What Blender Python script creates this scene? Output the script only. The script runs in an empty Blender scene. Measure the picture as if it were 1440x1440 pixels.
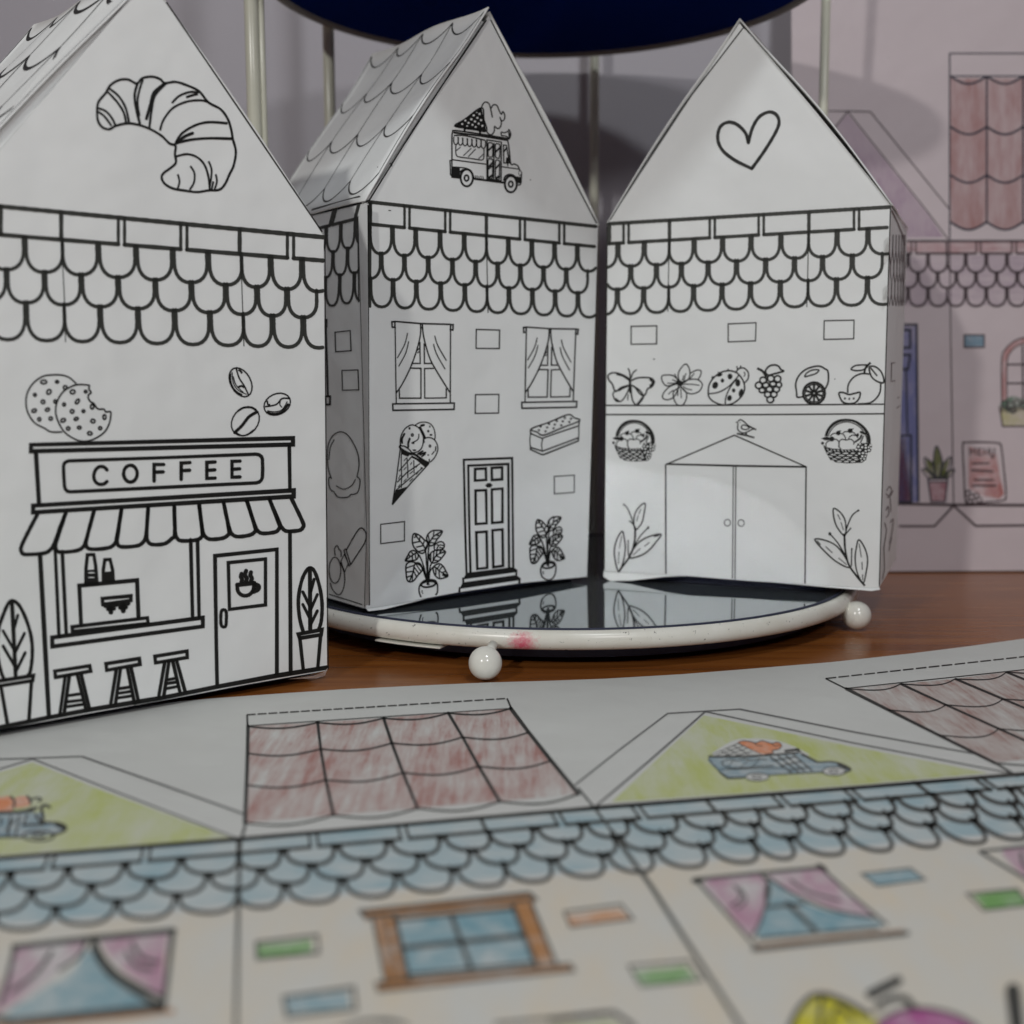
import bpy, math
from math import sin, cos, pi, sqrt, radians
from mathutils import Vector, Matrix

# ------------------------------------------------------------------ camera
sc = bpy.context.scene
F_PX, PITCH, ROLL, CAM_H = 1636.2, 0.1145, -0.0045, 0.0754
camd = bpy.data.cameras.new("camera")
cam = bpy.data.objects.new("camera", camd)
sc.collection.objects.link(cam)
camd.sensor_width = 36.0
camd.lens = 36.0 * F_PX / 1440.0
camd.clip_start = 0.005
camd.clip_end = 20
camd.dof.use_dof = True
camd.dof.focus_distance = 0.298
camd.dof.aperture_fstop = 13.0
f_ = Vector((0, cos(PITCH), -sin(PITCH)))
r0 = Vector((1, 0, 0))
u0 = Vector((0, sin(PITCH), cos(PITCH)))
cr, sr = cos(ROLL), sin(ROLL)
right = r0 * cr + u0 * sr          # image roll
up = u0 * cr - r0 * sr
M3 = Matrix((right, up, -f_)).transposed()
cam.matrix_world = Matrix.Translation((0, 0, CAM_H)) @ M3.to_4x4()
sc.camera = cam
CAM = Vector((0, 0, CAM_H))

# ------------------------------------------------------------------ world, lamps, exposure
w = bpy.data.worlds.new("World")
sc.world = w
w.use_nodes = True
w.node_tree.nodes["Background"].inputs[0].default_value = (0.70, 0.52, 1.0, 1)
w.node_tree.nodes["Background"].inputs[1].default_value = 0.028

def lamp(name, loc, target, size, power, color, size_y=None):
    l = bpy.data.lights.new(name, 'AREA')
    l.shape = 'RECTANGLE' if size_y else 'SQUARE'
    l.size = size
    if size_y:
        l.size_y = size_y
    l.energy = power
    l.color = color
    o = bpy.data.objects.new(name, l)
    o.location = loc
    d = Vector(target) - Vector(loc)
    o.rotation_euler = d.to_track_quat('-Z', 'Y').to_euler()
    sc.collection.objects.link(o)
    return o

lamp("lamp_left", (-0.33, -0.35, 0.38), (0.0, 0.38, 0.06), 0.025, 1.75, (1.0, 0.99, 0.95))
lamp("lamp_right", (0.19, -0.28, 0.36), (0.0, 0.38, 0.06), 0.06, 0.85, (1.0, 0.985, 1.0))
lamp("lamp_high", (0.17, -0.15, 0.78), (0.0, 0.38, 0.06), 0.08, 1.70, (0.93, 0.985, 1.0))
lamp("lamp_ceiling", (0.0, 0.40, 0.95), (0.0, 0.38, 0.0), 0.14, 0.95, (1.0, 0.99, 0.94))

sc.view_settings.view_transform = 'Standard'
sc.view_settings.look = 'None'
sc.view_settings.exposure = -0.12
sc.view_settings.gamma = 1
sc.view_settings.use_curve_mapping = False
sc.cycles.max_bounces = 8
sc.cycles.caustics_reflective = True
sc.cycles.sample_clamp_indirect = 0
sc.cycles.blur_glossy = 0.2

# ------------------------------------------------------------------ materials
def mat(name, col, rough=0.6, spec=0.5, metal=0.0):
    m = bpy.data.materials.new(name)
    m.use_nodes = True
    b = m.node_tree.nodes["Principled BSDF"]
    b.inputs["Base Color"].default_value = (*col, 1)
    b.inputs["Roughness"].default_value = rough
    b.inputs["Specular IOR Level"].default_value = spec
    b.inputs["Metallic"].default_value = metal
    return m

def N(m, t, **kw):
    n = m.node_tree.nodes.new(t)
    for k, v in kw.items():
        setattr(n, k, v)
    return n

def link(m, a, b):
    m.node_tree.links.new(a, b)

def coords(m, scale=(1, 1, 1), rot=(0, 0, 0)):
    tc = N(m, 'ShaderNodeTexCoord')
    mp = N(m, 'ShaderNodeMapping')
    mp.inputs['Scale'].default_value = scale
    mp.inputs['Rotation'].default_value = rot
    link(m, tc.outputs['Object'], mp.inputs['Vector'])
    return mp.outputs['Vector']

def noise(m, vec, scale, detail=3, rough=0.5):
    n = N(m, 'ShaderNodeTexNoise')
    n.inputs['Scale'].default_value = scale
    n.inputs['Detail'].default_value = detail
    n.inputs['Roughness'].default_value = rough
    link(m, vec, n.inputs['Vector'])
    return n.outputs['Fac']

def ramp(m, fac, stops):
    r = N(m, 'ShaderNodeValToRGB')
    els = r.color_ramp.elements
    while len(els) < len(stops):
        els.new(0.5)
    for e, (p, c) in zip(els, stops):
        e.position = p
        e.color = (*c, 1) if len(c) == 3 else c
    link(m, fac, r.inputs['Fac'])
    return r.outputs['Color']

def bump(m, fac, strength, dist):
    b = N(m, 'ShaderNodeBump')
    b.inputs['Strength'].default_value = strength
    b.inputs['Distance'].default_value = dist
    link(m, fac, b.inputs['Height'])
    link(m, b.outputs['Normal'], m.node_tree.nodes["Principled BSDF"].inputs['Normal'])

def bsdf(m):
    return m.node_tree.nodes["Principled BSDF"]

def paper_mat(name, c1, c2, bstr=0.25):
    m = mat(name, c1, 0.55, 0.35)
    v = coords(m)
    n = noise(m, v, 26, 4, 0.6)
    link(m, ramp(m, n, [(0.3, c2), (0.7, c1)]), bsdf(m).inputs['Base Color'])
    a = noise(m, v, 55, 2)
    b = noise(m, v, 2600, 2)
    mx = N(m, 'ShaderNodeMath', operation='MULTIPLY_ADD')
    link(m, b, mx.inputs[0]); mx.inputs[1].default_value = 0.012; link(m, a, mx.inputs[2])
    bump(m, mx.outputs[0], bstr, 0.004)
    return m

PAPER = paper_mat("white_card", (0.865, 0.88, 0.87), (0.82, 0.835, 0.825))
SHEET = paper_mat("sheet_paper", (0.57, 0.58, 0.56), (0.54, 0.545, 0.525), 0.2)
PINKSHEET = paper_mat("backdrop_sheet_paper", (0.64, 0.555, 0.575), (0.61, 0.53, 0.55), 0.15)
SHINE = mat("print_gap_white", (0.72, 0.73, 0.69), 0.6)
NAVY = mat("navy_seal_and_shade", (0.035, 0.04, 0.07), 0.6, 0.3)  # seal colour; also paints in the shade below houses and tray
INK = mat("black_ink", (0.012, 0.012, 0.011), 0.5, 0.3)
GREYINK = mat("dark_grey_ink", (0.045, 0.047, 0.042), 0.5, 0.3)
THININK = mat("thin_grey_ink", (0.10, 0.10, 0.10), 0.5, 0.3)
BLURINK = mat("faded_ink", (0.075, 0.08, 0.075), 0.5, 0.3)
BROWNINK = mat("brown_ink", (0.10, 0.06, 0.06), 0.5, 0.3)

def pencil(name, col, paper=(0.56, 0.57, 0.55), dens=0.5, ang=0.0, sx=900, sy=120, sharp=0.22, plane='xy'):
    """coloured pencil: streaks of pigment over the paper's own colour"""
    m = mat(name, col, 0.6, 0.3)
    if plane == 'xy':
        v = coords(m, (sx, sy, 100), (0, 0, ang))
    else:
        v = coords(m, (sx, 100, sy), (0, ang, 0))
    n = noise(m, v, 1.0, 8, 0.72)
    if plane == 'xy':
        v2 = coords(m, (95, 60, 1))
    else:
        v2 = coords(m, (95, 1, 60))
    n2 = noise(m, v2, 1.0, 3, 0.5)
    ad = N(m, 'ShaderNodeMath', operation='MULTIPLY_ADD')
    link(m, n2, ad.inputs[0]); ad.inputs[1].default_value = 0.6; link(m, n, ad.inputs[2])
    c = 1.3 * 0.615 - (dens - 0.5) * 0.6
    mid = tuple(p + (q - p) * 0.55 for p, q in zip(paper, col))
    link(m, ramp(m, ad.outputs[0], [(max(0, c - sharp), paper), (c, mid), (min(1, c + sharp), col)]), bsdf(m).inputs['Base Color'])
    return m

SP = (0.66, 0.67, 0.62)
P_ROOF = pencil("red_brown_pencil", (0.36, 0.18, 0.16), dens=0.46, sx=620, sy=55, sharp=0.25)
P_ROOF2 = pencil("brown_pencil", (0.32, 0.19, 0.165), dens=0.44, ang=radians(-28), sx=520, sy=60, sharp=0.30)
P_GREEN = pencil("lime_pencil", (0.44, 0.49, 0.15), dens=0.56, ang=radians(35), sx=210, sy=40, sharp=0.34)
P_TILE = pencil("pale_blue_pencil", (0.28, 0.41, 0.46), dens=0.54, ang=radians(15), sx=60, sy=230, sharp=0.3)
P_BLUE = pencil("blue_pencil", (0.17, 0.32, 0.38), dens=0.66, ang=radians(15), sx=300, sy=300)
P_PINK = pencil("pink_pencil", (0.42, 0.20, 0.30), dens=0.52, ang=radians(25), sx=200, sy=90)
P_GRN = pencil("grass_green_pencil", (0.17, 0.35, 0.11), dens=0.68, ang=radians(20), sx=250, sy=250)
P_ORG = pencil("orange_pencil", (0.55, 0.24, 0.08), dens=0.66, ang=radians(20), sx=250, sy=250)
P_BRN = pencil("brown_frame_pencil", (0.40, 0.19, 0.07), dens=0.76, ang=radians(15), sx=200, sy=300)
P_SCOOP = pencil("scoop_orange_pencil", (0.66, 0.22, 0.08), dens=0.75, sx=300, sy=300)
P_TRUCK = pencil("truck_blue_pencil", (0.17, 0.28, 0.34), dens=0.6, sx=300, sy=300)
P_YEL = pencil("yellow_pencil", (0.55, 0.50, 0.02), dens=0.75, sx=300, sy=300)
P_MAG = pencil("magenta_pencil", (0.38, 0.08, 0.26), dens=0.7, sx=300, sy=300)
P_OLIVE = pencil("olive_pencil", (0.30, 0.36, 0.10), dens=0.6, sx=300, sy=300)
P_WALL = pencil("beige_wall_pencil", (0.62, 0.55, 0.44), dens=0.45, ang=radians(-40), sx=90, sy=30, sharp=0.3)
PP = (0.63, 0.545, 0.565)
B_ROOF = pencil("backdrop_roof_pencil", (0.38, 0.20, 0.195), PP, 0.62, radians(20), 260, 40, sharp=0.42, plane='xz')
B_PURP = pencil("backdrop_gable_pencil", (0.38, 0.26, 0.36), PP, 0.50, radians(20), 70, 25, sharp=0.42, plane='xz')
B_RED = pencil("backdrop_brick_pencil", (0.42, 0.20, 0.21), PP, 0.5, 0, 60, 500, plane='xz')
B_TILE = pencil("backdrop_tile_pencil", (0.46, 0.37, 0.43), PP, 0.5, 0, 60, 500, plane='xz')
B_BLUE = pencil("backdrop_door_pencil", (0.17, 0.18, 0.36), PP, 0.80, 0, 200, 60, plane='xz')
B_DRED = pencil("backdrop_panel_pencil", (0.26, 0.06, 0.09), PP, 0.80, 0, 300, 60, plane='xz')
B_GRN = pencil("backdrop_leaf_pencil", (0.12, 0.14, 0.03), PP, 0.85, 0, 300, 100, plane='xz')
B_GRN2 = pencil("backdrop_foliage_pencil", (0.10, 0.20, 0.13), PP, 0.7, 0, 700, 700, plane='xz')
B_YEL = pencil("backdrop_box_pencil", (0.50, 0.47, 0.24), PP, 0.6, 0, 200, 200, plane='xz')
B_MENU = pencil("backdrop_menu_pencil", (0.44, 0.17, 0.16), PP, 0.55, 0, 200, 200, plane='xz')
B_BLK = pencil("backdrop_block_pencil", (0.20, 0.30, 0.38), PP, 0.7, 0, 200, 200, plane='xz')
B_POT = pencil("backdrop_pot_pencil", (0.36, 0.17, 0.20), PP, 0.75, 0, 200, 200, plane='xz')
B_INK = mat("backdrop_ink", (0.075, 0.052, 0.058), 0.5, 0.3)
B_DARK = mat("backdrop_dark_ink", (0.035, 0.035, 0.055), 0.5, 0.3)

# cream enamel with chips and a pink stain
def enamel(name, stain=None):
    m = mat(name, (0.80, 0.78, 0.68), 0.28, 0.5)
    v = coords(m)
    base = ramp(m, noise(m, v, 60, 4, 0.6), [(0.3, (0.74, 0.72, 0.63)), (0.6, (0.84, 0.83, 0.76))])
    chips = ramp(m, noise(m, v, 700, 6, 0.75), [(0.0, (0, 0, 0)), (0.632, (0, 0, 0)), (0.66, (1, 1, 1))])
    mx = N(m, 'ShaderNodeMix', data_type='RGBA')
    link(m, chips, mx.inputs['Factor']); link(m, base, mx.inputs[6]); mx.inputs[7].default_value = (0.05, 0.045, 0.04, 1)
    out = mx.outputs[2]
    if stain:
        tc = N(m, 'ShaderNodeTexCoord')
        ds = N(m, 'ShaderNodeVectorMath', operation='DISTANCE')
        link(m, tc.outputs['Object'], ds.inputs[0]); ds.inputs[1].default_value = stain
        nz = noise(m, v, 900, 4, 0.7)
        ma = N(m, 'ShaderNodeMath', operation='MULTIPLY_ADD')
        link(m, nz, ma.inputs[0]); ma.inputs[1].default_value = 0.006; link(m, ds.outputs['Value'], ma.inputs[2])
        k = ramp(m, ma.outputs[0], [(0.0, (0.95, 0.95, 0.95)), (0.0042, (0.9, 0.9, 0.9)), (0.0052, (0, 0, 0))])
        m2 = N(m, 'ShaderNodeMix', data_type='RGBA')
        link(m, k, m2.inputs['Factor']); link(m, out, m2.inputs[6]); m2.inputs[7].default_value = (0.75, 0.07, 0.16, 1)
        out = m2.outputs[2]
    link(m, out, bsdf(m).inputs['Base Color'])
    return m

MIRROR = mat("mirror_glass", (0.40, 0.45, 0.47), 0.03, 0.5, 0.90)
UNDER = mat("dark_blue_glass", (0.006, 0.022, 0.16), 0.25, 0.0)
POLE = mat("cream_pole_paint", (0.70, 0.70, 0.58), 0.25, 0.5)
TRIM = mat("upper_rim_paint", (0.30, 0.29, 0.26), 0.35, 0.5)
BALL = mat("white_ball_enamel", (0.80, 0.79, 0.72), 0.15, 0.6)

WOOD = mat("orange_brown_wood", (0.3, 0.12, 0.04), 0.26, 0.4)
vv = coords(WOOD, (14, 160, 60), (0, 0, radians(8)))
wn = noise(WOOD, vv, 1.0, 5, 0.6)
link(WOOD, ramp(WOOD, wn, [(0.25, (0.14, 0.042, 0.009)), (0.5, (0.25, 0.082, 0.017)), (0.75, (0.33, 0.125, 0.028))]), bsdf(WOOD).inputs['Base Color'])
bump(WOOD, wn, 0.05, 0.001)
WALLM = mat("wall_paint", (0.60, 0.585, 0.58), 0.7, 0.3)
vw = coords(WALLM)
link(WALLM, ramp(WALLM, noise(WALLM, vw, 7, 3), [(0.3, (0.44, 0.42, 0.46)), (0.7, (0.48, 0.46, 0.495))]), bsdf(WALLM).inputs['Base Color'])
bump(WALLM, noise(WALLM, vw, 900, 3), 0.15, 0.0006)

# ------------------------------------------------------------------ objects
def new_obj(name, verts, faces, mats, parent=None, smooth=False, mi=None):
    me = bpy.data.meshes.new(name)
    me.from_pydata([tuple(v) for v in verts], [], faces)
    for m in (mats if isinstance(mats, (list, tuple)) else [mats]):
        me.materials.append(m)
    if mi:
        me.polygons.foreach_set('material_index', mi)
    if smooth:
        me.polygons.foreach_set('use_smooth', [True] * len(me.polygons))
    me.update()
    o = bpy.data.objects.new(name, me)
    sc.collection.objects.link(o)
    if parent:
        o.parent = parent
        o.matrix_parent_inverse = parent.matrix_world.inverted()
    return o

def empty(name, loc, label, cat, group=None):
    o = bpy.data.objects.new(name, None)
    o.empty_display_size = 0.01
    sc.collection.objects.link(o)
    o.location = loc
    bpy.context.view_layer.update()
    o["label"] = label; o["category"] = cat
    if group: o["group"] = group
    return o

def ray(px, py):
    u, v = px - 720.0, py - 720.0
    return f_ * F_PX + right * u - up * v

class Plane:
    """a real surface in the scene on which print is laid out"""
    def __init__(s, p, n):
        s.p = Vector(p); s.n = Vector(n).normalized()
        if s.n.dot(CAM - s.p) < 0: s.n = -s.n
    def at(s, px, py, off=0.0):
        d = ray(px, py)
        t = (s.p + s.n * off - CAM).dot(s.n) / d.dot(s.n)
        return CAM + d * t

# ------------------------------------------------------------------ printing: strokes on a sheet of paper
def catmull(pts, closed, n=5):
    out = []
    L = len(pts)
    if L < 3: return pts
    rng = range(L) if closed else range(L - 1)
    for i in rng:
        p1, p2 = pts[i], pts[(i + 1) % L]
        p0 = pts[i - 1] if (closed or i > 0) else p1
        p3 = pts[(i + 2) % L] if (closed or i + 2 < L) else p2
        for k in range(n):
            t = k / n; t2 = t * t; t3 = t2 * t
            out.append(tuple(0.5 * (2 * b + (c - a) * t + (2 * a - 5 * b + 4 * c - d) * t2 + (3 * b - a - 3 * c + d) * t3)
                             for a, b, c, d in zip(p0, p1, p2, p3)))
    if not closed: out.append(pts[-1])
    return out

def ell(cx, cy, rx, ry, deg=0, n=20):
    a = radians(deg)
    return [(cx + rx * cos(t) * cos(a) - ry * sin(t) * sin(a), cy + rx * cos(t) * sin(a) + ry * sin(t) * cos(a))
            for t in (2 * pi * k / n for k in range(n))]

WK = 1.42

class Print:
    """collects strokes and fills (page points) of one printed picture"""
    def __init__(s, ox=0, oy=0, sc_=1.0, fn=None):
        s.ox, s.oy, s.s, s.fn = ox, oy, sc_, fn
        s.V = []; s.F = []; s.L = []; s.M = []; s.wk = WK
    def frame(s, ox, oy, sc_, fn=None):
        s.ox, s.oy, s.s, s.fn = ox, oy, sc_, fn
        return s
    def T(s, p):
        if s.fn: p = s.fn(*p)
        return (s.ox + p[0] / s.s, s.oy + p[1] / s.s)
    def stroke(s, w, pts, closed=False, smooth=False, mi=0, raw=False, clip=None, nocap=False):
        if not raw: pts = [s.T(p) for p in pts]
        if smooth: pts = catmull(pts, closed)
        q = [pts[0]]
        for p in pts[1:]:
            if abs(p[0] - q[-1][0]) + abs(p[1] - q[-1][1]) > 1e-4: q.append(p)
        pts = q
        if closed and abs(pts[0][0] - pts[-1][0]) + abs(pts[0][1] - pts[-1][1]) < 1e-4: pts.pop()
        if clip:
            x0, x1 = clip
            run = []
            fine = []
            for a, b in zip(pts, pts[1:] + ([pts[0]] if closed else [])):
                for k in range(6): fine.append((a[0] + (b[0] - a[0]) * k / 6, a[1] + (b[1] - a[1]) * k / 6))
            fine.append(pts[0] if closed else pts[-1])
            for p in fine:
                yx0 = x0(p[1]) if callable(x0) else x0
                yx1 = x1(p[1]) if callable(x1) else x1
                if yx0 <= p[0] <= yx1: run.append(p)
                else:
                    if len(run) > 1: s.stroke(w, run, mi=mi, raw=True)
                    run = []
            if len(run) > 1: s.stroke(w, run, mi=mi, raw=True)
            return
        n = len(pts)
        if n < 2: return
        h = w * s.wk / 2
        base = len(s.V)
        for i in range(n):
            a = pts[i - 1] if (i > 0 or closed) else pts[i]
            b = pts[i]
            c = pts[(i + 1) % n] if (i < n - 1 or closed) else pts[i]
            d1 = (b[0] - a[0], b[1] - a[1]); d2 = (c[0] - b[0], c[1] - b[1])
            l1 = math.hypot(*d1) or 1; l2 = math.hypot(*d2) or 1
            n1 = (-d1[1] / l1, d1[0] / l1); n2 = (-d2[1] / l2, d2[0] / l2)
            if math.hypot(*d1) < 1e-6: n1 = n2
            if math.hypot(*d2) < 1e-6: n2 = n1
            m = (n1[0] + n2[0], n1[1] + n2[1]); lm = math.hypot(*m)
            if lm < 0.3: m = n1; k = 1
            else:
                m = (m[0] / lm, m[1] / lm)
                k = min(1.8, 1 / max(0.3, m[0] * n1[0] + m[1] * n1[1]))
            # a slightly uneven, hand-printed edge
            jt = 1 + 0.06 * sin(i * 2.3 + b[0] * 0.7 + b[1] * 0.4)
            s.V += [(b[0] + m[0] * h * k * jt, b[1] + m[1] * h * k * jt), (b[0] - m[0] * h * k * jt, b[1] - m[1] * h * k * jt)]
            s.L += [1, 1]
        for i in range(n - 1 + (1 if closed else 0)):
            j = (i + 1) % n
            s.F.append((base + 2 * i, base + 2 * i + 1, base + 2 * j + 1, base + 2 * j)); s.M.append(mi)
        if not closed and w > 2.2 and not nocap:
            for e, o in ((pts[0], pts[1]), (pts[-1], pts[-2])):
                a = math.atan2(e[1] - o[1], e[0] - o[0])
                b = len(s.V)
                for k in range(7):
                    t = a - pi / 2 + pi * k / 6
                    s.V.append((e[0] + cos(t) * h, e[1] + sin(t) * h)); s.L.append(1)
                s.F.append(tuple(range(b, b + 7))); s.M.append(mi)
    def fill(s, pts, smooth=False, mi=0, raw=False, lay=0):
        if not raw: pts = [s.T(p) for p in pts]
        if smooth: pts = catmull(pts, True)
        b = len(s.V)
        s.V += pts; s.L += [lay] * len(pts)
        s.F.append(tuple(range(b, b + len(pts)))); s.M.append(mi)
    def do(s, text):
        """'w mode x,y x,y ...' items split by ';' - l line, L closed line, c curve, C closed curve, f fill, F curved fill, e ellipse, E filled ellipse, P paper-white dot"""
        for it in text.split(';'):
            t = it.split()
            if not t: continue
            wd, mode = float(t[0]), t[1]
            pts = [tuple(float(v) for v in q.split(',')) for q in t[2:]]
            if mode in 'lLcC': s.stroke(wd, pts, mode in 'LC', mode in 'cC')
            elif mode in 'fF': s.fill(pts, mode == 'F')
            elif mode == 'e':
                for q in pts: s.stroke(wd, ell(*q), True)
            elif mode == 'E':
                for q in pts: s.fill(ell(*q))
            elif mode == 'P':
                for q in pts: s.fill(ell(*(q if len(q) > 2 else (*q, wd, wd)), n=10), mi=1, lay=2)
        return s
    def build(s, name, plane, mats, parent, off=0.00006, step=0.00004):
        V = [plane.at(x, y, off + step * l) for (x, y), l in zip(s.V, s.L)]
        faces, mi = [], []
        for f, m in zip(s.F, s.M):
            faces.append(f); mi.append(m)
        o = new_obj(name, V, faces, mats, parent, mi=mi)
        return o

def PR(text, name, plane, parent, ox=0, oy=0, s=1.0, ink=None, fn=None, wk=None):
    p = Print(ox, oy, s, fn)
    if wk: p.wk = wk
    p.do(text)
    return p.build(name, plane, [ink or INK, PAPER], parent)

def lin(pts):
    pts = sorted(pts)
    def f(x):
        for (x0, y0), (x1, y1) in zip(pts, pts[1:]):
            if x <= x1 or (x1, y1) == pts[-1]:
                return y0 + (y1 - y0) * (x - x0) / (x1 - x0)
    return f

def shingles(pr, bars, seams, yb, y1, y2, y3, slant, clip, w=3.4, gap=1.7, near=False):
    """three rows of hanging U tiles under a ledge; bars = tile joints at mid row one"""
    def sl(x, dy): return slant(x) * dy
    rows = [(yb, y1), (y1, y2), (y2, y3)]
    cur = bars
    for r, (ya, yc) in enumerate(rows):
        if r == 1: pos = [(a + b) / 2 for a, b in zip(bars, bars[1:])]
        else: pos = bars
        for a, b in zip(pos, pos[1:]):
            sa = r != 1 and a in seams; sb = r != 1 and b in seams
            y0m = (yb(a) + y1(a)) / 2
            dyr = (ya(a) + yc(a)) / 2 - y0m
            a_, b_ = a + sl(a, dyr), b + sl(b, dyr)
            ga = 0 if sa else gap; gb = 0 if sb else gap
            m_ = (a_ + b_) / 2
            ta = ya(a_) if r == 0 else ya(a_) - 1.5
            tb = ya(b_) if r == 0 else ya(b_) - 1.5
            bot = yc(m_)
            kk = 0.25 if near else 0.42
            ma = ta + (bot - ta) * kk; mb = tb + (bot - tb) * kk
            mid = (ta + tb) / 2 * 0.5 + bot * 0.5
            pts = []
            def P(x, y): return (x + sl(x, y - (ta + bot) / 2) * (0.72 if near else 1), y)
            pts.append(P(a_ + ga, ta)); pts.append(P(a_ + ga, ma))
            for k in range(1, 12):
                t = pi * k / 12
                cx = m_ - (b_ - a_ - ga - gb) / 2 * math.copysign(abs(cos(t)) ** 0.86, cos(t)) + (ga - gb) / 2
                f = (1 - cos(t)) / 2
                cy = (ma * (1 - f) + mb * f) + (bot - (ma * (1 - f) + mb * f)) * abs(sin(t)) ** 0.9
                pts.append(P(cx, cy))
            pts.append(P(b_ - gb, mb)); pts.append(P(b_ - gb, tb))
            if near and not sb: pr.stroke(gap * 1.3, [P(b_, tb + 1), P(b_, (tb + mb) / 2), P(b_, tb * 0.2 + mb * 0.8 + 2.0)], raw=True, nocap=True)
            pr.stroke(w, pts, raw=True, clip=clip)

def ledge(pr, yt, yb, x0, x1, pairs, singles, slant, w=4.5, clip=None, g=3.0, step=40):
    pr.stroke(w, [(x, yt(x)) for x in (x0 + (x1 - x0) * k / 24 for k in range(25))], raw=True, clip=clip)
    cuts = sorted(pairs)
    xs = [x0] + [q for c in cuts for q in (c - g, c + g)] + [x1]
    for a, b in zip(xs[::2], xs[1::2]):
        if b - a < 2: continue
        sh = lambda x: slant(x) * (yb(x) - yt(x)) / 2
        pr.stroke(w * 0.95, [(x, yb(x)) for x in (a + sh(a), (a + b) / 2 + sh(a), b + sh(b))], raw=True, clip=clip)
    for c, ww in [(q + e, w * 0.75) for q in pairs for e in (-g, g)] + [(q, w) for q in singles]:
        hy = (yb(c) - yt(c)) / 2
        pr.stroke(ww * 0.95, [(c - slant(c) * hy, yt(c)), (c + slant(c) * hy, yb(c))], raw=True, clip=clip)

# ------------------------------------------------------------------ the setting
new_obj("wall", [(-1.6, 0.5005, -0.3), (1.6, 0.5005, -0.3), (1.6, 0.5005, 1.2), (-1.6, 0.5005, 1.2)], [(0, 1, 2, 3)], WALLM)["kind"] = "structure"

def box(x0, x1, y0, y1, z0, z1):
    return ([(x, y, z) for z in (z0, z1) for x, y in ((x0, y0), (x1, y0), (x1, y1), (x0, y1))],
            [(0, 3, 2, 1), (4, 5, 6, 7), (0, 1, 5, 4), (1, 2, 6, 5), (2, 3, 7, 6), (3, 0, 4, 7)])
v, f = box(-0.7, 0.7, -0.25, 0.499, -0.03, -0.0006)
tb = new_obj("wooden_table", v, f, WOOD)
tb["label"] = "glossy orange brown wooden table under the sheets and the stand"; tb["category"] = "table"

# ------------------------------------------------------------------ tiered stand
CX, CY = 0.0170, 0.3920
stand = empty("tiered_stand", (CX, CY, 0), "cream metal tiered tray stand with round mirror base, posts and ball feet", "tray stand")

def torus(name, cx, cy, cz, R, r, m, parent, n=160, k=20, rz=None):
    V = []; F = []
    rz = rz or r
    for i in range(n):
        a = 2 * pi * i / n
        for j in range(k):
            b = 2 * pi * j / k
            V.append((cx + (R + r * cos(b)) * cos(a), cy + (R + r * cos(b)) * sin(a), cz + rz * sin(b)))
    for i in range(n):
        for j in range(k):
            F.append((i * k + j, ((i + 1) % n) * k + j, ((i + 1) % n) * k + (j + 1) % k, i * k + (j + 1) % k))
    return new_obj(name, V, F, m, parent, True)

def disc(name, cx, cy, z0, z1, R, m, parent, n=128):
    V = [(cx + R * cos(2 * pi * i / n), cy + R * sin(2 * pi * i / n), z) for z in (z0, z1) for i in range(n)]
    F = [tuple(range(n - 1, -1, -1)), tuple(range(n, 2 * n))] + [(i, (i + 1) % n, n + (i + 1) % n, n + i) for i in range(n)]
    return new_obj(name, V, F, m, parent)

def cyl(name, p, q, r, m, parent, n=24):
    p, q = Vector(p), Vector(q)
    d = (q - p).normalized()
    a = d.orthogonal().normalized(); b = d.cross(a)
    V = [c + (a * cos(2 * pi * i / n) + b * sin(2 * pi * i / n)) * r for c in (p, q) for i in range(n)]
    F = [tuple(range(n)), tuple(range(2 * n - 1, n - 1, -1))] + [(i, n + i, n + (i + 1) % n, (i + 1) % n) for i in range(n)]
    o = new_obj(name, V, F, m, parent, True)
    o.data.polygons[0].use_smooth = False; o.data.polygons[1].use_smooth = False
    return o

def sphere(name, c, r, m, parent):
    V = []; F = []
    nu, nv = 32, 18
    for j in range(nv + 1):
        t = pi * j / nv
        for i in range(nu):
            a = 2 * pi * i / nu
            V.append((c[0] + r * sin(t) * cos(a), c[1] + r * sin(t) * sin(a), c[2] + r * cos(t)))
    for j in range(nv):
        for i in range(nu):
            F.append((j * nu + i, (j + 1) * nu + i, (j + 1) * nu + (i + 1) % nu, j * nu + (i + 1) % nu))
    return new_obj(name, V, F, m, parent, True)

Z_MIR = 0.0101
R_IN = 0.0935
rimpos = (0.0025, 0.2955, 0.0062)
disc("mirror_plate", CX, CY, 0.0055, Z_MIR, R_IN, MIRROR, stand)
torus("tray_rim", CX, CY, 0.0076, R_IN + 0.0015, 0.0020, enamel("cream_enamel", rimpos), stand, rz=0.0026)
torus("glass_seal", CX, CY, Z_MIR - 0.0002, R_IN - 0.0004, 0.0005, NAVY, stand, k=8)
disc("under_tray_shade", CX, CY, 0.0012, 0.0054, R_IN - 0.006, NAVY, stand)  # added dark disc, stands in for the shade under the tray
for bx, by in ((-0.0069, 0.2868), (0.1035, 0.3440), (-0.0840, 0.4250), (0.045, 0.4740)):
    sphere("ball_foot", (bx, by, 0.00415), 0.00425, BALL, stand)
    _v = Vector((CX - bx, CY - by)).normalized()
    cyl("foot_stem", (bx + _v.x * 0.002, by + _v.y * 0.002, 0.0055), (bx + _v.x * 0.0085, by + _v.y * 0.0085, 0.0068), 0.0013, BALL, stand)
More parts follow.
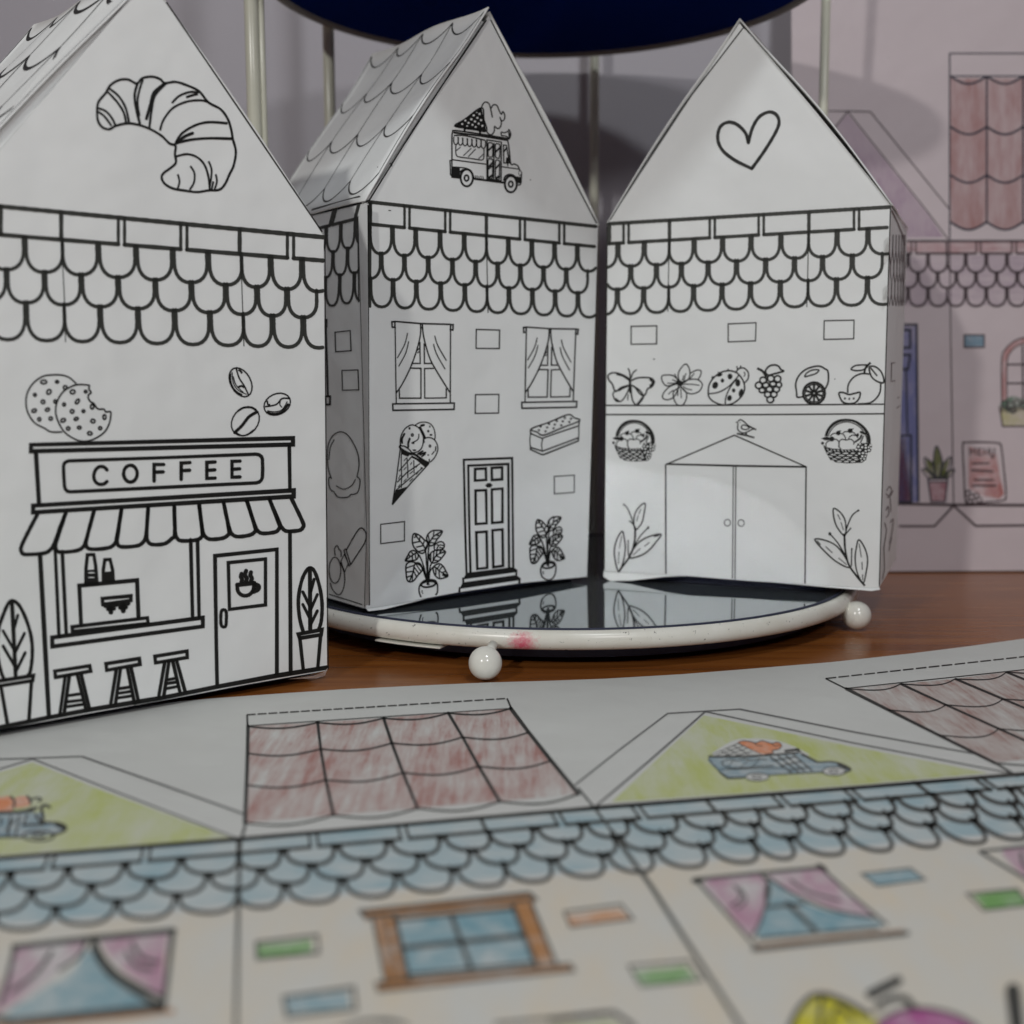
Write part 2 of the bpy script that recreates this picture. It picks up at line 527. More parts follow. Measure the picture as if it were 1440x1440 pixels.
# thin flat plate under the rim
strip = []
for a_ in (-2.17, -2.10, -2.03, -1.955):
    strip.append((CX + 0.0968 * cos(a_), CY + 0.0968 * sin(a_)))
V = [(x, y, z) for z in (0.0042, 0.0046) for x, y in strip] + [(x * 0.9 + CX * 0.1, y * 0.9 + CY * 0.1, z) for z in (0.0040, 0.0046) for x, y in strip]
F = []
for i in range(3):
    F += [(i, i + 1, 5 + i, 4 + i), (8 + i, 12 + i, 13 + i, 9 + i), (4 + i, 5 + i, 13 + i, 12 + i), (i, 8 + i, 9 + i, i + 1)]
F += [(0, 4, 12, 8), (3, 11, 15, 7)]
new_obj("rim_bracket", V, F, BALL, stand)

ZU = 0.2035
CXU, CYU, RU = 0.0115, 0.3865, 0.0905
torus("upper_rim", CXU, CYU, ZU, RU, 0.0020, TRIM, stand, rz=0.0026)
disc("upper_tray", CXU, CYU, ZU - 0.0012, ZU + 0.0012, RU - 0.0015, UNDER, stand)

def pole(k, rad, back, m=POLE):
    """post where the sight ratio x/y meets the tray circle"""
    A = 1 + k * k; B = -2 * (CX * k + CY); Cc = CX * CX + CY * CY - (0.0945) ** 2
    D = B * B - 4 * A * Cc
    y = (-B + (sqrt(D) if back else -sqrt(D))) / (2 * A) if D > 0 else -B / (2 * A)
    return cyl("post", (k * y, y, 0.0105), (k * y, y, 0.34), rad, m, stand)
pole(-0.2130, 0.0022, True)
pole(-0.2052, 0.0011, True)
pole(0.2605, 0.0016, True)
pole(-0.1500, 0.0021, True)
pole(0.0700, 0.0019, True)

# ------------------------------------------------------------------ paper houses
H_GROUP = "white paper houses with printed shop fronts"

class House:
    def __init__(s, label, scale, p0, yaw, D, TL, TR, BR, BL, apex, bottom, z_low, inr=0.0022):
        s.k = scale
        d = Vector((cos(yaw), sin(yaw), 0)); n = Vector((sin(yaw), -cos(yaw), 0)); s.back = -n
        p = CAM + (Vector((p0[0], p0[1], 0.0)) - CAM) * scale
        s.plane = Plane(p, n); s.n = s.plane.n; s.d = d
        A = s.plane.at
        s.TL, s.TR, s.BL, s.BR, s.AP = A(*TL), A(*TR), A(*BL), A(*BR), A(*apex)
        bot = [A(*q) for q in bottom]
        b = s.back * D
        s.D = D
        root = empty("paper_house", (s.BL + s.BR + 2 * b) / 4 + (s.BL + s.BR) / 4 * 1.0 if False else ((s.BL + s.BR) / 2 + b / 2), label, "paper house", H_GROUP)
        s.root = root
        front = [s.BL] + bot + [s.BR, s.TR, s.AP, s.TL]
        th = s.back * 0.0004
        n_ = len(front)
        V = front + [q + th for q in front]
        F = [tuple(range(n_)), tuple(range(2 * n_ - 1, n_ - 1, -1))] + [(i, n_ + i, n_ + (i + 1) % n_, (i + 1) % n_) for i in range(n_)]
        s.front = new_obj("front_wall", V, F, PAPER, root)
        def slab(name, q, t):
            q = [Vector(x) for x in q]
            t = Vector(t)
            V = q + [x + t for x in q]
            return new_obj(name, V, [(0, 1, 2, 3), (7, 6, 5, 4), (0, 4, 5, 1), (1, 5, 6, 2), (2, 6, 7, 3), (3, 7, 4, 0)], PAPER, root)
        g = s.back * 0.0006
        s.left = slab("left_wall", [s.BL + b, s.BL + g, s.TL + g, s.TL + b], d * 0.0004)
        s.right = slab("right_wall", [s.BR + g, s.BR + b, s.TR + b, s.TR + g], -d * 0.0004)
        bk = b + s.back * 0.0003
        V = [s.BL + bk, s.BR + bk, s.TR + bk, s.AP + bk, s.TL + bk]
        V = V + [q + th for q in V]
        new_obj("back_wall", V, [(0, 1, 2, 3, 4), (9, 8, 7, 6, 5)] + [(i, 5 + i, 5 + (i + 1) % 5, (i + 1) % 5) for i in range(5)], PAPER, root)
        # navy box, its colour stands in for shade in the hollow bottom; set in
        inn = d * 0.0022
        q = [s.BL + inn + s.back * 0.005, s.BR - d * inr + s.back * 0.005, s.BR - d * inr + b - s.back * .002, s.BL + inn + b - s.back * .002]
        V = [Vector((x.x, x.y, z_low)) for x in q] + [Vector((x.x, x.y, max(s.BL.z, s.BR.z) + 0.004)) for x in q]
        new_obj("base_shade_box", V, [(3, 2, 1, 0), (4, 5, 6, 7), (0, 1, 5, 4), (1, 2, 6, 5), (2, 3, 7, 6), (3, 0, 4, 7)], NAVY, root)
    def roof(s, side, fu=0.0, flare=0.0, backo=0.0, wl=1.0, over=0.0014, lift=0.0009, bulge=0.0015, nu=16, nv=12, sag=0.0, rise=0.0008, prt=True, ink=None, cols=4):
        """a bent roof panel: u runs front to back along the eave, v from eave to ridge"""
        E = s.TL if side == 'L' else s.TR
        run = s.back * s.D
        slope = s.AP - E
        nrm = run.cross(slope).normalized()
        if (nrm.dot(s.d) > 0) == (side == 'L'): nrm = -nrm
        def P(u, v, off=0.0):
            b = bulge * (sin(pi * min(max(v, 0), 1)) ** 1.0) + rise * max(0, v - .8) * 5
            wv = 0.0004 * sin(u * 9.0 + v * 4.0) * (0.4 + v) + sag * sin(pi * u) * v
            return E + run * (u * (1 + (over + backo) / s.D) - over / s.D) + slope * v + nrm * (lift + b + wv + off + flare * max(0.0, 1 - v) ** 1.5 + fu * u)
        V = []; F = []
        for lay in (0.0, -0.0004):
            for j in range(nv + 1):
                for i in range(nu + 1):
                    V.append(P(i / nu, j / nv * 1.012, lay))
        m = (nu + 1) * (nv + 1)
        for j in range(nv):
            for i in range(nu):
                a = j * (nu + 1) + i
                q = (a, a + 1, a + nu + 2, a + nu + 1)
                F += [q, tuple(m + x for x in reversed(q))]
        for i in range(nu):
            for j0 in (0, nv):
                a = j0 * (nu + 1) + i
                F.append((a, m + a, m + a + 1, a + 1))
        for j in range(nv):
            for i0 in (0, nu):
                a = j * (nu + 1) + i0
                F.append((a, a + nu + 1, m + a + nu + 1, m + a))
        o = new_obj("roof_panel", V, F, PAPER, s.root, True)
        if prt:
            # printed roof tiles in panel units
            wv, wu = 0.00030 / slope.length, 0.00030 / s.D
            V = []; F = []
            def rib(pts, wid):
                base = len(V)
                for i, (u, v) in enumerate(pts):
                    a = pts[max(0, i - 1)]; b = pts[min(len(pts) - 1, i + 1)]
                    dx, dy = (b[0] - a[0]) * s.D, (b[1] - a[1]) * slope.length
                    l = math.hypot(dx, dy) or 1
                    w_ = wid * (1 + .7 * sin(pi * i / (len(pts) - 1)) if wid > 0.00027 else 1)
                    ou, ov = -dy / l * w_ / s.D, dx / l * w_ / slope.length
                    V.append(P(u + ou, v + ov, 0.0001)); V.append(P(u - ou, v - ov, 0.0001))
                for i in range(len(pts) - 1):
                    F.append((base + 2 * i, base + 2 * i + 1, base + 2 * i + 3, base + 2 * i + 2))
            for c in range(cols):
                ua, ub = 0.012 + c * 0.975 / cols, 0.012 + (c + 1) * 0.975 / cols
                for vb in (0.13, 0.42, 0.71, 0.99):
                    rib([(ua + (ub - ua) * t, vb - 0.085 * sin(pi * t) ** 0.75) for t in (k / 12 for k in range(13))], 0.00024 * wl)
            for c in range(cols + 1):
                uu = 0.012 + c * 0.975 / cols
                rib([(uu, 0.13 + 0.86 * k / 16) for k in range(17)], 0.00014 * wl)
            new_obj("roof_tile_print", V, F, INK, o)
        return o
    def tab(s, side, wpx):
        """glued fold strip showing between gable and roof"""
        E = s.TL if side == 'L' else s.TR
        sl = (s.AP - E)
        out = (-s.d if side == 'L' else s.d)
        q = []
        for t, k in ((0.0, .2), (0.15, .7), (0.5, 1), (0.8, .8), (0.97, .25)):
            base = E + sl * t + s.back * 0.0008
            q.append((base, base + (out * 0.8 + Vector((0, 0, .35))) * wpx * k))
        V = [x for a, b in q for x in (a, b)]
        V = V + [x + s.back * 0.0003 for x in V]
        n = len(q)
        F = []
        for i in range(n - 1):
            a = 2 * i
            F += [(a, a + 1, a + 3, a + 2), (2 * n + a + 2, 2 * n + a + 3, 2 * n + a + 1, 2 * n + a), (a + 1, 2 * n + a + 1, 2 * n + a + 3, a + 3)]
        return new_obj("glue_tab", V, F, PAPER, s.root)

HL = House("paper house with COFFEE shop front and croissant gable, standing on the table", 0.972, (-0.04769, 0.29806), 0.67111, 0.060,
           (-66, 288), (455, 330), (460, 943), (-72, 1040), (210, -33), [(0, 1026), (120, 1004), (240, 983), (345, 963)], 0.0001)
HM = House("paper house on the mirror tray with panelled front door and ice cream truck gable", 1.0, (-0.03998, 0.32081), 0.66353, 0.0608,
           (513, 286), (841, 317), (825.5, 811), (514, 856), (687, 22), [(568, 847), (644, 833), (732, 820)], Z_MIR + 0.0002)
HR = House("paper house on the mirror tray with heart gable and plain double doors", 1.0, (0.03018, 0.37244), -0.39679, 0.0608,
           (855, 314), (1253, 290), (1236, 827), (850, 803), (1040, 33), [(908, 806.5), (976, 810.6), (1055, 817), (1140, 822)], Z_MIR + 0.0002, 0.016)

HL.roof('L', fu=0.0055, flare=0.0030, backo=0.007, wl=1.5, over=0.0003, lift=0.0004, bulge=0.0005, sag=0.0005, rise=0.0002); HL.roof('R', over=0.0, lift=0.0002, bulge=0.0002, rise=0.0, prt=False)
HM.roof('L', wl=1.05, lift=0.0010, bulge=0.0012, rise=0.0014); HM.roof('R', over=0.0005, lift=0.0004, bulge=0.0009, prt=False)
HR.roof('L', over=0.0004, lift=0.0004, bulge=0.0009, prt=False); HR.roof('R', over=0.0006, lift=0.0006, bulge=0.0012, prt=True)
HM.tab('L', 0.0020); HL.tab('L', 0.0042); HM.tab('R', 0.0009); HR.tab('R', 0.0008)

# ---- coffee house prints
pl, fr = HL.plane, HL.front
PR("2 C 410,455 418,425 445,393 465,360 500,338 540,335 577,352 600,330 640,323 675,333 695,350 740,345 790,360 840,385 880,432 930,460 960,500 975,545 982,585 995,640 985,700 968,735 950,775 925,800 880,803 830,810 775,803 730,795 695,775 682,750 690,730 720,708 742,685 738,650 740,615 715,605 690,580 670,565 635,545 590,528 540,520 490,530 460,545 430,535 412,505;"
   "1.8 c 412,455 445,468 470,495 487,528;1.8 c 412,470 440,490 470,530;1.9 c 455,388 490,425 520,470 532,518;1.9 c 460,372 500,405 530,455 545,520;2.2 c 580,350 568,400 575,460 590,522;1.8 c 603,335 588,380 580,430 588,490;2.6 c 692,355 650,390 635,440 618,500;2 c 700,352 655,400 640,460 630,540;"
   "1.8 c 725,435 755,405 800,388 838,390;2 c 785,410 810,402 835,396;1.8 c 675,550 690,505 730,455 790,428 850,423 880,432;2 c 738,610 765,565 820,530 880,515 960,520;2.2 c 740,605 800,590 880,583 980,585;2.6 c 745,602 780,575 812,562;1.8 c 742,660 790,650 835,665 865,700 880,750 885,800;1.6 c 750,735 757,765 750,795;1.6 c 803,700 820,730 818,770 800,800;1.6 c 880,680 893,720 885,790;1.6 c 910,735 915,765 905,800;1.6 c 900,765 893,800",
   "croissant_print", pl, fr, 0, 0, 3, wk=1.7)
fl = lambda x: 0.0
p = Print()
bars = [-95, -42, -17, 35, 88, 138, 191.7, 243.3, 293, 340, 381, 425, 468]
bars = [-70, -18, 35, 88, 138.5, 191.7, 243.3, 293, 340, 381, 425, 468]
yt, yb = lin([(-70, 283), (0, 290), (450, 333)]), lin([(-70, 324), (0, 330), (450, 366)])
clL = (-64, 454.5)
ledge(p, yt, yb, -64, 454.5, [-85, 170.7, 258.5, 408.5], [1, 86, 337], fl, 4.4, clL, 4.4)
shingles(p, bars, (88, 340), yb, lin([(63, 383), (405, 407)]), lin([(38, 426), (385, 444.5)]), lin([(65, 479), (405, 488)]), lambda x: 0.03 if x > 60 and x < 400 else 0.02, clL, 3.6, 1.9)
p.stroke(0.9, [(88, 340), (88, 372), (91, 430), (92, 481)], raw=True); p.stroke(0.9, [(338, 360), (340, 400), (343, 487)], raw=True)
p.build("roof_tile_print", pl, [GREYINK, PAPER], fr)
PR("1.3 l 234,3 340,159 453,326;1 l 457,333 458.5,640 461.5,940", "fold_line_print", pl, fr)
C = "1.5 c 515,190 470,150 420,132 360,130 290,140 225,185 185,250 175,320 190,390 235,455 300,490 345,515 420,515;1.5 c 605,200 540,195 490,205 430,240 390,300 375,370 390,440 430,510 480,550 540,576 600,575 660,550 710,510 740,450 750,380;1.6 c 750,380 735,378 715,380 700,362 670,362 650,350 635,325 610,310 595,285 600,262 615,250 600,225 605,200;"
chips = "1.6 e 295,178,20,12,-5 385,177,10,8 330,245,17,13,-50 235,265,9,9 290,312,12,12 230,372,16,10,-20 320,365,14,10,-20 265,430,10,11 342,425,11,11 440,215,12,12 372,310,8,11 490,245,16,13,-10 578,243,9,8 522,310,18,10,-50 432,330,9,10 487,377,12,12 563,375,9,9 622,345,11,15 426,437,16,11,-25 514,427,14,9,-20 460,492,11,11 535,486,12,9 627,442,14,12 705,415,10,16 676,490,10,10 606,525,15,11,10"
PR(C + chips, "cookie_print", pl, fr, 0, 500, 4.8, wk=1.55)
PR("1.4 e 520,180,105,68,62 767,328,93,70,-25 552,443,107,85,-50;1.5 c 490,85 510,150 545,205 575,270;1.5 c 685,345 760,330 800,290 855,290;3 c 480,520 530,472 550,445 580,410 630,380;"
   "2.2 c 450,120 452,180 480,235 530,268;1 c 462,110 470,180 500,230 560,262;1 c 470,140 490,200 540,250;2 c 500,215 525,205 545,215;2 c 505,95 520,105 530,120;"
   "2.4 c 700,385 750,395 800,380 840,330;1 c 700,372 750,380 800,365 835,310;1 c 790,300 785,330 800,350;1.6 c 700,305 705,330 720,330;2 c 500,375 540,352 590,350 625,370;1.4 c 490,520 530,540 570,530 610,500",
   "coffee_bean_print", pl, fr, 230, 500, 4.8)
p = Print()
p.do("4.2 L 43.5,625.5 412,616 412,625 43.5,634.5;4.4 l 50.5,637 54.8,708;3.6 l 406.8,626 407.7,688;4.2 L 46.5,711 413,689.5 413,698 46.5,720.5")
p.build("shop_fascia_print", pl, [INK, PAPER], fr)
p = Print()
p.do("3.4 L 97,648 228,643.6 360,638.6 364,639.4 367.4,641.8 369,645.5 369.4,660 369,671 367.6,675 364.6,677.8 360,679 230,685.3 99,691.6 94.6,690.6 91.8,687.8 90.5,683 89.6,668 89.2,656 90.2,652 92.8,649.4")
p.wk = 1.0
p.frame(0, 500, 4.8).do("4.9 c 722,772 703,753 672,750 645,772 633,810 640,845 665,867 700,867 722,850;4.9 e 880,797,46,57;4.9 l 1040,848 1040,735 1105,735;4.9 l 1040,787 1102,785")
p.frame(230, 500, 4.8).do("4.9 l 119,836 119,725 178,722;4.9 l 119,777 176,774;4.9 l 348,718 292,721 292,829 348,827;4.9 l 292,775 346,771;4.9 l 516,712 462,714 462,821 516,819;4.9 l 462,768 514,764")
p.build("sign_lettering", pl, [INK, PAPER], fr)
aw = ("3.9 c 252,1072 195,1180 145,1285 145,1325 172,1342 290,1335 340,1310 372,1255 405,1160 445,1060;3.9 c 445,1060 385,1240 375,1290 397,1325 510,1318 560,1292 582,1240 635,1045;3.9 c 635,1045 590,1215 581,1278 612,1306 720,1300 770,1275 790,1220 820,1035;"
      "3.9 c 820,1035 797,1200 790,1260 817,1290 920,1285 965,1260 985,1210 1000,1025;3.9 c 1000,1025 990,1200 996,1250 1028,1275 1110,1270 1159,1235 1180,1200 1176,1015;3.9 c 1176,1015 1181,1180 1194,1230 1226,1250 1322,1245 1359,1225 1366,1190 1344,1005;"
      "3.9 c 1344,1005 1366,1175 1386,1222 1424,1240 1504,1232 1539,1210 1546,1180 1509,990;3.9 c 1509,990 1544,1150 1564,1202 1604,1222 1684,1212 1719,1190 1722,1160 1666,980;3.9 c 1666,980 1719,1140 1739,1182 1774,1200 1854,1192 1882,1170 1884,1140 1819,970;"
      "3.9 c 1819,970 1884,1125 1904,1162 1936,1185 2019,1180 2044,1160 2044,1125 1966,962")
PR(aw, "awning_print", pl, fr, 0, 500, 4.8)
p = Print(0, 760, 4.8)
p.do("4.6 l 270,98 300,640 330,1195;3.6 l 372,60 398,645;3.6 l 420,75 447,630")
p.frame(230, 760, 4.8).do("3.6 l 183,-5 196,530;3.6 l 229,-5 240,515;3.8 l 853,-60 858,895")
p.frame(0, 760, 4.8).do("4 L 352,655 1369,521 1369,580 353,716")
p.frame(0, 760, 4.8).do("4.6 l -340,1320 0,1262 330,1195 620,1140 1000,1078 1104,1061 1464,988 1864,913 2205,858")
p.build("shop_front_print", pl, [INK, PAPER], fr)
PR("4 l 547,568 535,305 925,268 935,525;3.6 L 487,583 995,522 1000,560 490,615;3.4 L 590,97 633,95 645,170 655,288 580,292 580,190;0 f 580,200 650,195 655,290 580,295;0.8 P 617,218,24,4 617,250,24,3;3.4 L 707,130 743,128 760,200 765,275 697,280 697,200;0 f 695,212 762,208 765,275 695,280;"
   "3.6 L 690,392 883,374 883,405 695,432;4.6 l 712,442 778,437;5 l 745,442 748,484;4.6 l 797,432 865,425;5 l 830,432 832,475;3.8 l 728,464 770,461;3.8 l 810,455 852,451", "coffee_machine_print", pl, fr, 0, 760, 4.8)
st1 = "3.6 L 370,882 605,846 612,882 375,924;3.6 l 440,918 403,1180;3.6 l 468,914 432,1175;3.6 l 522,908 582,1148;3.6 l 548,904 605,1140;3 l 462,1047 540,1036;3 l 450,1090 550,1078;3 l 442,1124 562,1106"
st2 = "3.6 L 715,832 940,797 945,836 720,876;3.6 l 785,874 745,1118;3.6 l 813,870 778,1110;3.6 l 860,863 908,1100;3.6 l 885,860 935,1088;3 l 806,1000 880,989;3 l 798,1032 890,1018;3 l 790,1064 897,1048"
st3 = "3.6 L 1045,782 1262,747 1264,790 1050,826;3.6 l 1112,822 1070,1062;3.6 l 1140,820 1105,1055;3.6 l 1166,815 1216,1030;3.6 l 1192,810 1250,1022;3 l 1122,942 1186,930;3 l 1118,967 1196,955;3 l 1112,1002 1202,985"
for s_ in (st1, st2, st3): PR(s_, "stool_print", pl, fr, 0, 760, 4.8)
PR("3.8 l 362,988 356,700 347,104 765,60 765,900;3.4 L 437,150 688,125 688,435 445,465;3.2 C 390,480 405,468 422,480 424,530 420,575 404,584 390,572 386,530;3.8 c 497,298 500,335 515,360 545,373 580,365 605,335 612,290;4.4 l 497,300 612,287;4.8 c 620,298 640,308 638,328 608,345;4.2 c 527,225 522,245 530,262 526,282;4.2 c 557,205 550,235 562,255 556,280;4.2 c 590,215 586,235 596,255 590,275",
   "shop_door_print", pl, fr, 230, 760, 4.8)
PR("3.6 c 942,615 918,520 910,400 930,280 960,210 990,185 1022,215 1055,320 1070,430 1065,540 1048,600;4 l 988,190 990,600;3 l 1016,262 994,345;3 l 940,347 990,450;3 l 1038,365 992,470;3 l 940,432 990,530;3 l 1038,475 992,570;3.8 L 910,632 1068,602 1064,636 920,660;3.6 l 920,660 942,862;3.6 l 1060,640 1042,850",
   "shrub_print", pl, fr, 230, 760, 4.8)
PR("3.6 c 30,940 5,880 -20,740 -10,600 30,480 60,420 90,408 130,440 175,530 210,650 218,770 205,880 190,910;4 c 80,415 90,600 105,910;3 l 120,505 98,585;3 l 20,610 95,740;3 l 165,627 100,760;3 l 20,712 100,850;3 l 170,757 110,880;3.8 L -30,952 225,912 220,946 -30,986;3.6 l 5,980 50,1240;3.6 l 212,955 195,1215",
   "shrub_print", pl, fr, 0, 760, 4.8)

# ---- middle house prints
pl, fr = HM.plane, HM.front
p = Print()
cl = (516, lambda y: 838.5 - max(0, y - 320) * 0.01)
yt, yb = lin([(516, 283.5), (825, 317)]), lin([(520, 315), (825, 345.6)])
ledge(p, yt, yb, 516, 840, [572.4, 629.6, 734.7, 790], [521, 684, 839], fl, 3.5, cl, 3.5)
shingles(p, [486, 519.5, 552, 584.7, 619, 652.9, 684.2, 715, 748, 780, 812, 843], (684.2,), yb, lin([(536, 357), (825, 381.5)]), lin([(552, 394), (810, 412)]), lin([(536, 431.5), (825, 446)]), lambda x: 0.012, cl, 2.9, 1.5)
p.stroke(0.9, [(684, 336), (685.5, 400), (686.3, 440)], raw=True)
p.stroke(2.6, [(520.5, 286), (520.5, 431)], raw=True)
p.build("roof_tile_print", pl, [GREYINK, PAPER], fr)
PR("1.7 l 517.6,288 517.8,430 518,560 518.6,700 519.2,851;1.5 l 519,282 560,216 620,123 684,28;1.1 l 690,28 760,164 839,314", "fold_line_print", pl, fr)
win = ("1.5 l 755,78 1000,98 1270,105;1.5 L 727,82 755,80 755,132 731,132;1.5 L 1270,107 1292,108 1289,157 1266,155;1.3 l 757,85 762,450 768,830;1.3 l 1268,110 1266,470 1265,830;1.4 c 992,100 990,200 960,330 900,500 820,660 768,735;1.4 c 1008,100 1020,220 1070,400 1130,520 1260,730;1.3 l 993,135 1008,135;"
       "1.1 c 872,185 845,290 778,415;1.1 c 882,262 855,370 790,493;1.1 c 1122,210 1150,300 1230,440;1.1 c 1110,285 1140,380 1218,518;1.3 l 985,265 988,465 920,465;1.3 l 1025,280 1027,465 1095,465;1.3 l 895,508 995,510 995,785 798,785 795,690;1.3 l 1115,510 1028,512 1030,785 1228,782 1228,695;1 l 955,352 985,322;1 l 960,370 985,352;1.6 L 735,838 1302,830 1300,888 738,897")
PR(win, "window_print", pl, fr, 440, 440, 6.5476)
def w2(x, y):
    y2 = 130 + (y - 78) * 0.913; x2 = 655 + (x - 755) * 0.893
    y2 -= 0.014 * (x2 - 655) * (1 - (y2 - 130) / 900)
    return (x2 - 0.033 * (y2 - 130) * (1 + 0 * x), y2)
PR(win, "window_print", pl, fr, 640, 440, 6.5476, fn=w2)
for t, a in (("1.2 L 195,152 410,158 407,328 193,326", (640, 440, 6.5476)), ("1.2 L 188,752 403,750 400,922 185,925", (640, 440, 6.5476)),
             ("1 L 913,262 1098,250 1097,408 914,422", (640, 630, 6.5476)), ("1.1 L 597,547 807,522 806,692 598,717", (440, 650, 6.261))):
    PR(t, "brick_print", pl, fr, *a)
PR("1.4 C 700,1068 870,1005 1040,937 1095,965 1145,993 975,1062 815,1125 755,1097;1.3 l 694,1075 695,1110 800,1155 970,1095 1138,1040 1145,993;1.1 c 697,1110 688,1170 694,1237;1.1 c 808,1155 797,1210 802,1272;1.1 l 1140,1040 1138,1150;1.4 l 694,1238 805,1273 1135,1150 1135,1178 815,1305 795,1303 694,1258 694,1238;"
   "0 E 788,1047,11,10 865,1023,11,10 936,995,11,10 1010,967,11,10 1067,975,11,10 848,1055,11,10 918,1028,11,10 992,998,11,10 772,1080,11,10 833,1090,11,10 907,1063,11,10 978,1035,11,10 1052,1005,11,10",
   "ice_sandwich_print", pl, fr, 640, 440, 6.5476)
PR("1.8 C 175,425 300,340 515,192 545,340 575,490 380,458;0 f 175,425 515,192 575,490 380,460;14 P 0,0;1.3 P 490,272,15,15 415,290,16,14 462,322,15,14 385,340,16,15 508,350,14,15 310,355,15,13 432,367,16,14 350,385,16,14 478,395,14,14 270,400,15,12 400,410,14,14 525,422,14,14 440,437,13,13 332,425,12,10 455,255,10,7;"
   "1.7 c 515,190 530,150 565,120 610,145 635,230 652,318;1.7 c 635,200 665,157 710,165 735,225 765,275 785,242 808,285 806,330 785,358 755,350;1.7 c 745,310 765,370 755,430 720,458 680,430 675,490 640,535 600,520 575,480;"
   "2 c 140,1070 140,800 140,560 150,500 175,482 400,510 840,582;2.6 l 170,508 500,548 830,602;1.8 c 840,582 862,700 885,900 930,905 975,930 1000,985 1018,1010 1018,1070 1012,1150 990,1172 965,1165;2.4 l 140,1070 240,1080;2.8 l 410,1090 600,1115 800,1142;1.6 l 140,860 115,862 122,1040 150,1072;0 f 140,945 240,955 245,1070 140,1062;"
   "1.5 l 145,850 575,908;1.6 c 140,942 300,955 370,985 400,1030 420,1085;1.8 c 165,545 300,545 560,605;1.5 c 190,665 188,740 195,790 230,815 400,838 500,855 535,845 545,800 545,700;1.2 l 195,735 250,690;1.2 l 285,800 385,705;1.2 l 345,815 440,715;1.2 l 475,840 540,780;"
   "1.8 L 583,600 765,628 762,1120 583,1092;1.8 l 672,640 668,1100;1.6 C 600,645 628,636 655,652 657,730 652,808 625,818 600,800 598,720;1.6 C 692,658 720,650 745,665 746,745 740,825 715,830 692,815 690,735;1.6 C 600,850 628,842 655,858 655,970 650,1080 625,1090 600,1075 598,960;1.6 C 692,866 720,858 742,872 742,985 738,1090 715,1100 692,1085 690,975;"
   "2.4 l 605,730 655,680;2.4 l 695,750 745,700;2.4 l 605,940 652,890;2 l 605,970 650,925;2.4 l 695,960 742,910;3 l 610,1075 650,1050;3 l 700,1085 738,1060;1.6 L 792,665 828,668 850,790 868,892 797,893;2.4 l 795,750 835,700;0 f 828,820 858,830 855,905 820,895;1.6 l 845,895 848,935;1.6 l 770,940 985,970;"
   "2.8 e 328,1080,78,108 885,1160,76,103;2.4 e 325,1083,27,36 885,1160,27,36;2.4 c 240,1010 280,980 340,975 390,1010 415,1080;2.4 c 797,1110 815,1065 860,1040 920,1052 965,1110;0 f 940,1060 1018,1072 1010,1150 975,1150;1.3 P 1002,1020,12,26;1.3 e 1002,1020,14,30;1.6 C 765,502 800,510 850,492 862,470 885,530 862,590 840,562 800,548 768,545;0 f 850,480 882,530 858,588;3 l 300,445 300,485;3 l 495,480 495,525;1.4 l 310,458 480,480;"
   "1.1 l 455,1050 470,1105;1.1 l 480,1055 495,1110;1.1 l 505,1055 520,1112;1.1 l 530,1060 545,1115;1.1 l 435,1050 445,1100;"
   + ";".join("1.5 c %d,%d %d,%d %d,%d %d,%d %d,%d" % (x - 26, y, x - 26, y + 70, x, y + 100, x + 26, y + 70, x + 26, y) for x, y in ((190 + 58 * i, 560 + 8 * i) for i in range(7))),
   "ice_cream_truck_print", pl, fr, 620, 130, 9, wk=1.0)
PR("1.6 C 240,470 245,350 300,240 380,185 440,185 510,230 560,310 570,400 550,500 500,560 410,582 370,540 300,490;1.4 c 455,180 520,145 600,140 670,165 720,230 740,330 735,390;1.5 c 570,380 640,362 710,380 760,440 780,530 750,620 700,690 650,720 600,700 520,650 440,600;"
   "1.6 l 240,490 180,960 120,1335;1.7 l 650,740 400,1010 120,1335;2.6 c 235,480 232,510 300,560 390,600;3 c 385,600 440,605 520,660 640,740;0 f 245,540 385,605 345,640 245,600;0 f 400,620 640,738 600,800 470,690 395,650;0 f 165,1130 250,1100 330,1075 220,1215 120,1335;"
   "1.5 l 215,850 330,720 400,640;1.5 l 190,1010 330,870 520,740;1.5 l 170,1130 330,990 560,800;1.4 l 250,600 250,760 255,930 250,1090;1.4 l 330,650 345,800 345,950;1.4 l 430,690 435,880;2.6 c 372,380 352,440 350,500;1.4 c 505,310 490,390 400,440;2 l 400,440 440,445;3.4 c 520,220 560,300 590,370;3 c 540,190 575,180;2.2 l 570,385 580,440;2.6 c 262,440 262,380 295,310;"
   "2.4 l 490,600 560,560;2.4 l 520,610 600,580;2.2 l 540,640 600,600;1.6 l 750,490 745,560;1.4 l 690,610 730,560;1.5 e 410,325,14,18;1.3 e 665,485,12,16 640,270,10,10;0 E 662,205,12,14 640,615,12,12 680,325,22,14 655,690,10,20 440,545,28,12 370,230,16,18;1.1 l 290,700 320,660;1.1 l 380,760 405,720;1.1 l 285,830 325,790;1.1 l 370,890 420,850;1.1 l 285,1000 325,960;1.2 l 460,800 490,760;1.2 l 470,900 500,850;2.2 l 540,820 545,790;1.2 l 370,1000 420,950;1.1 l 210,960 240,900;1.1 l 205,1080 235,1040",
   "ice_cream_cone_print", pl, fr, 540, 580, 10.286, wk=1.1)
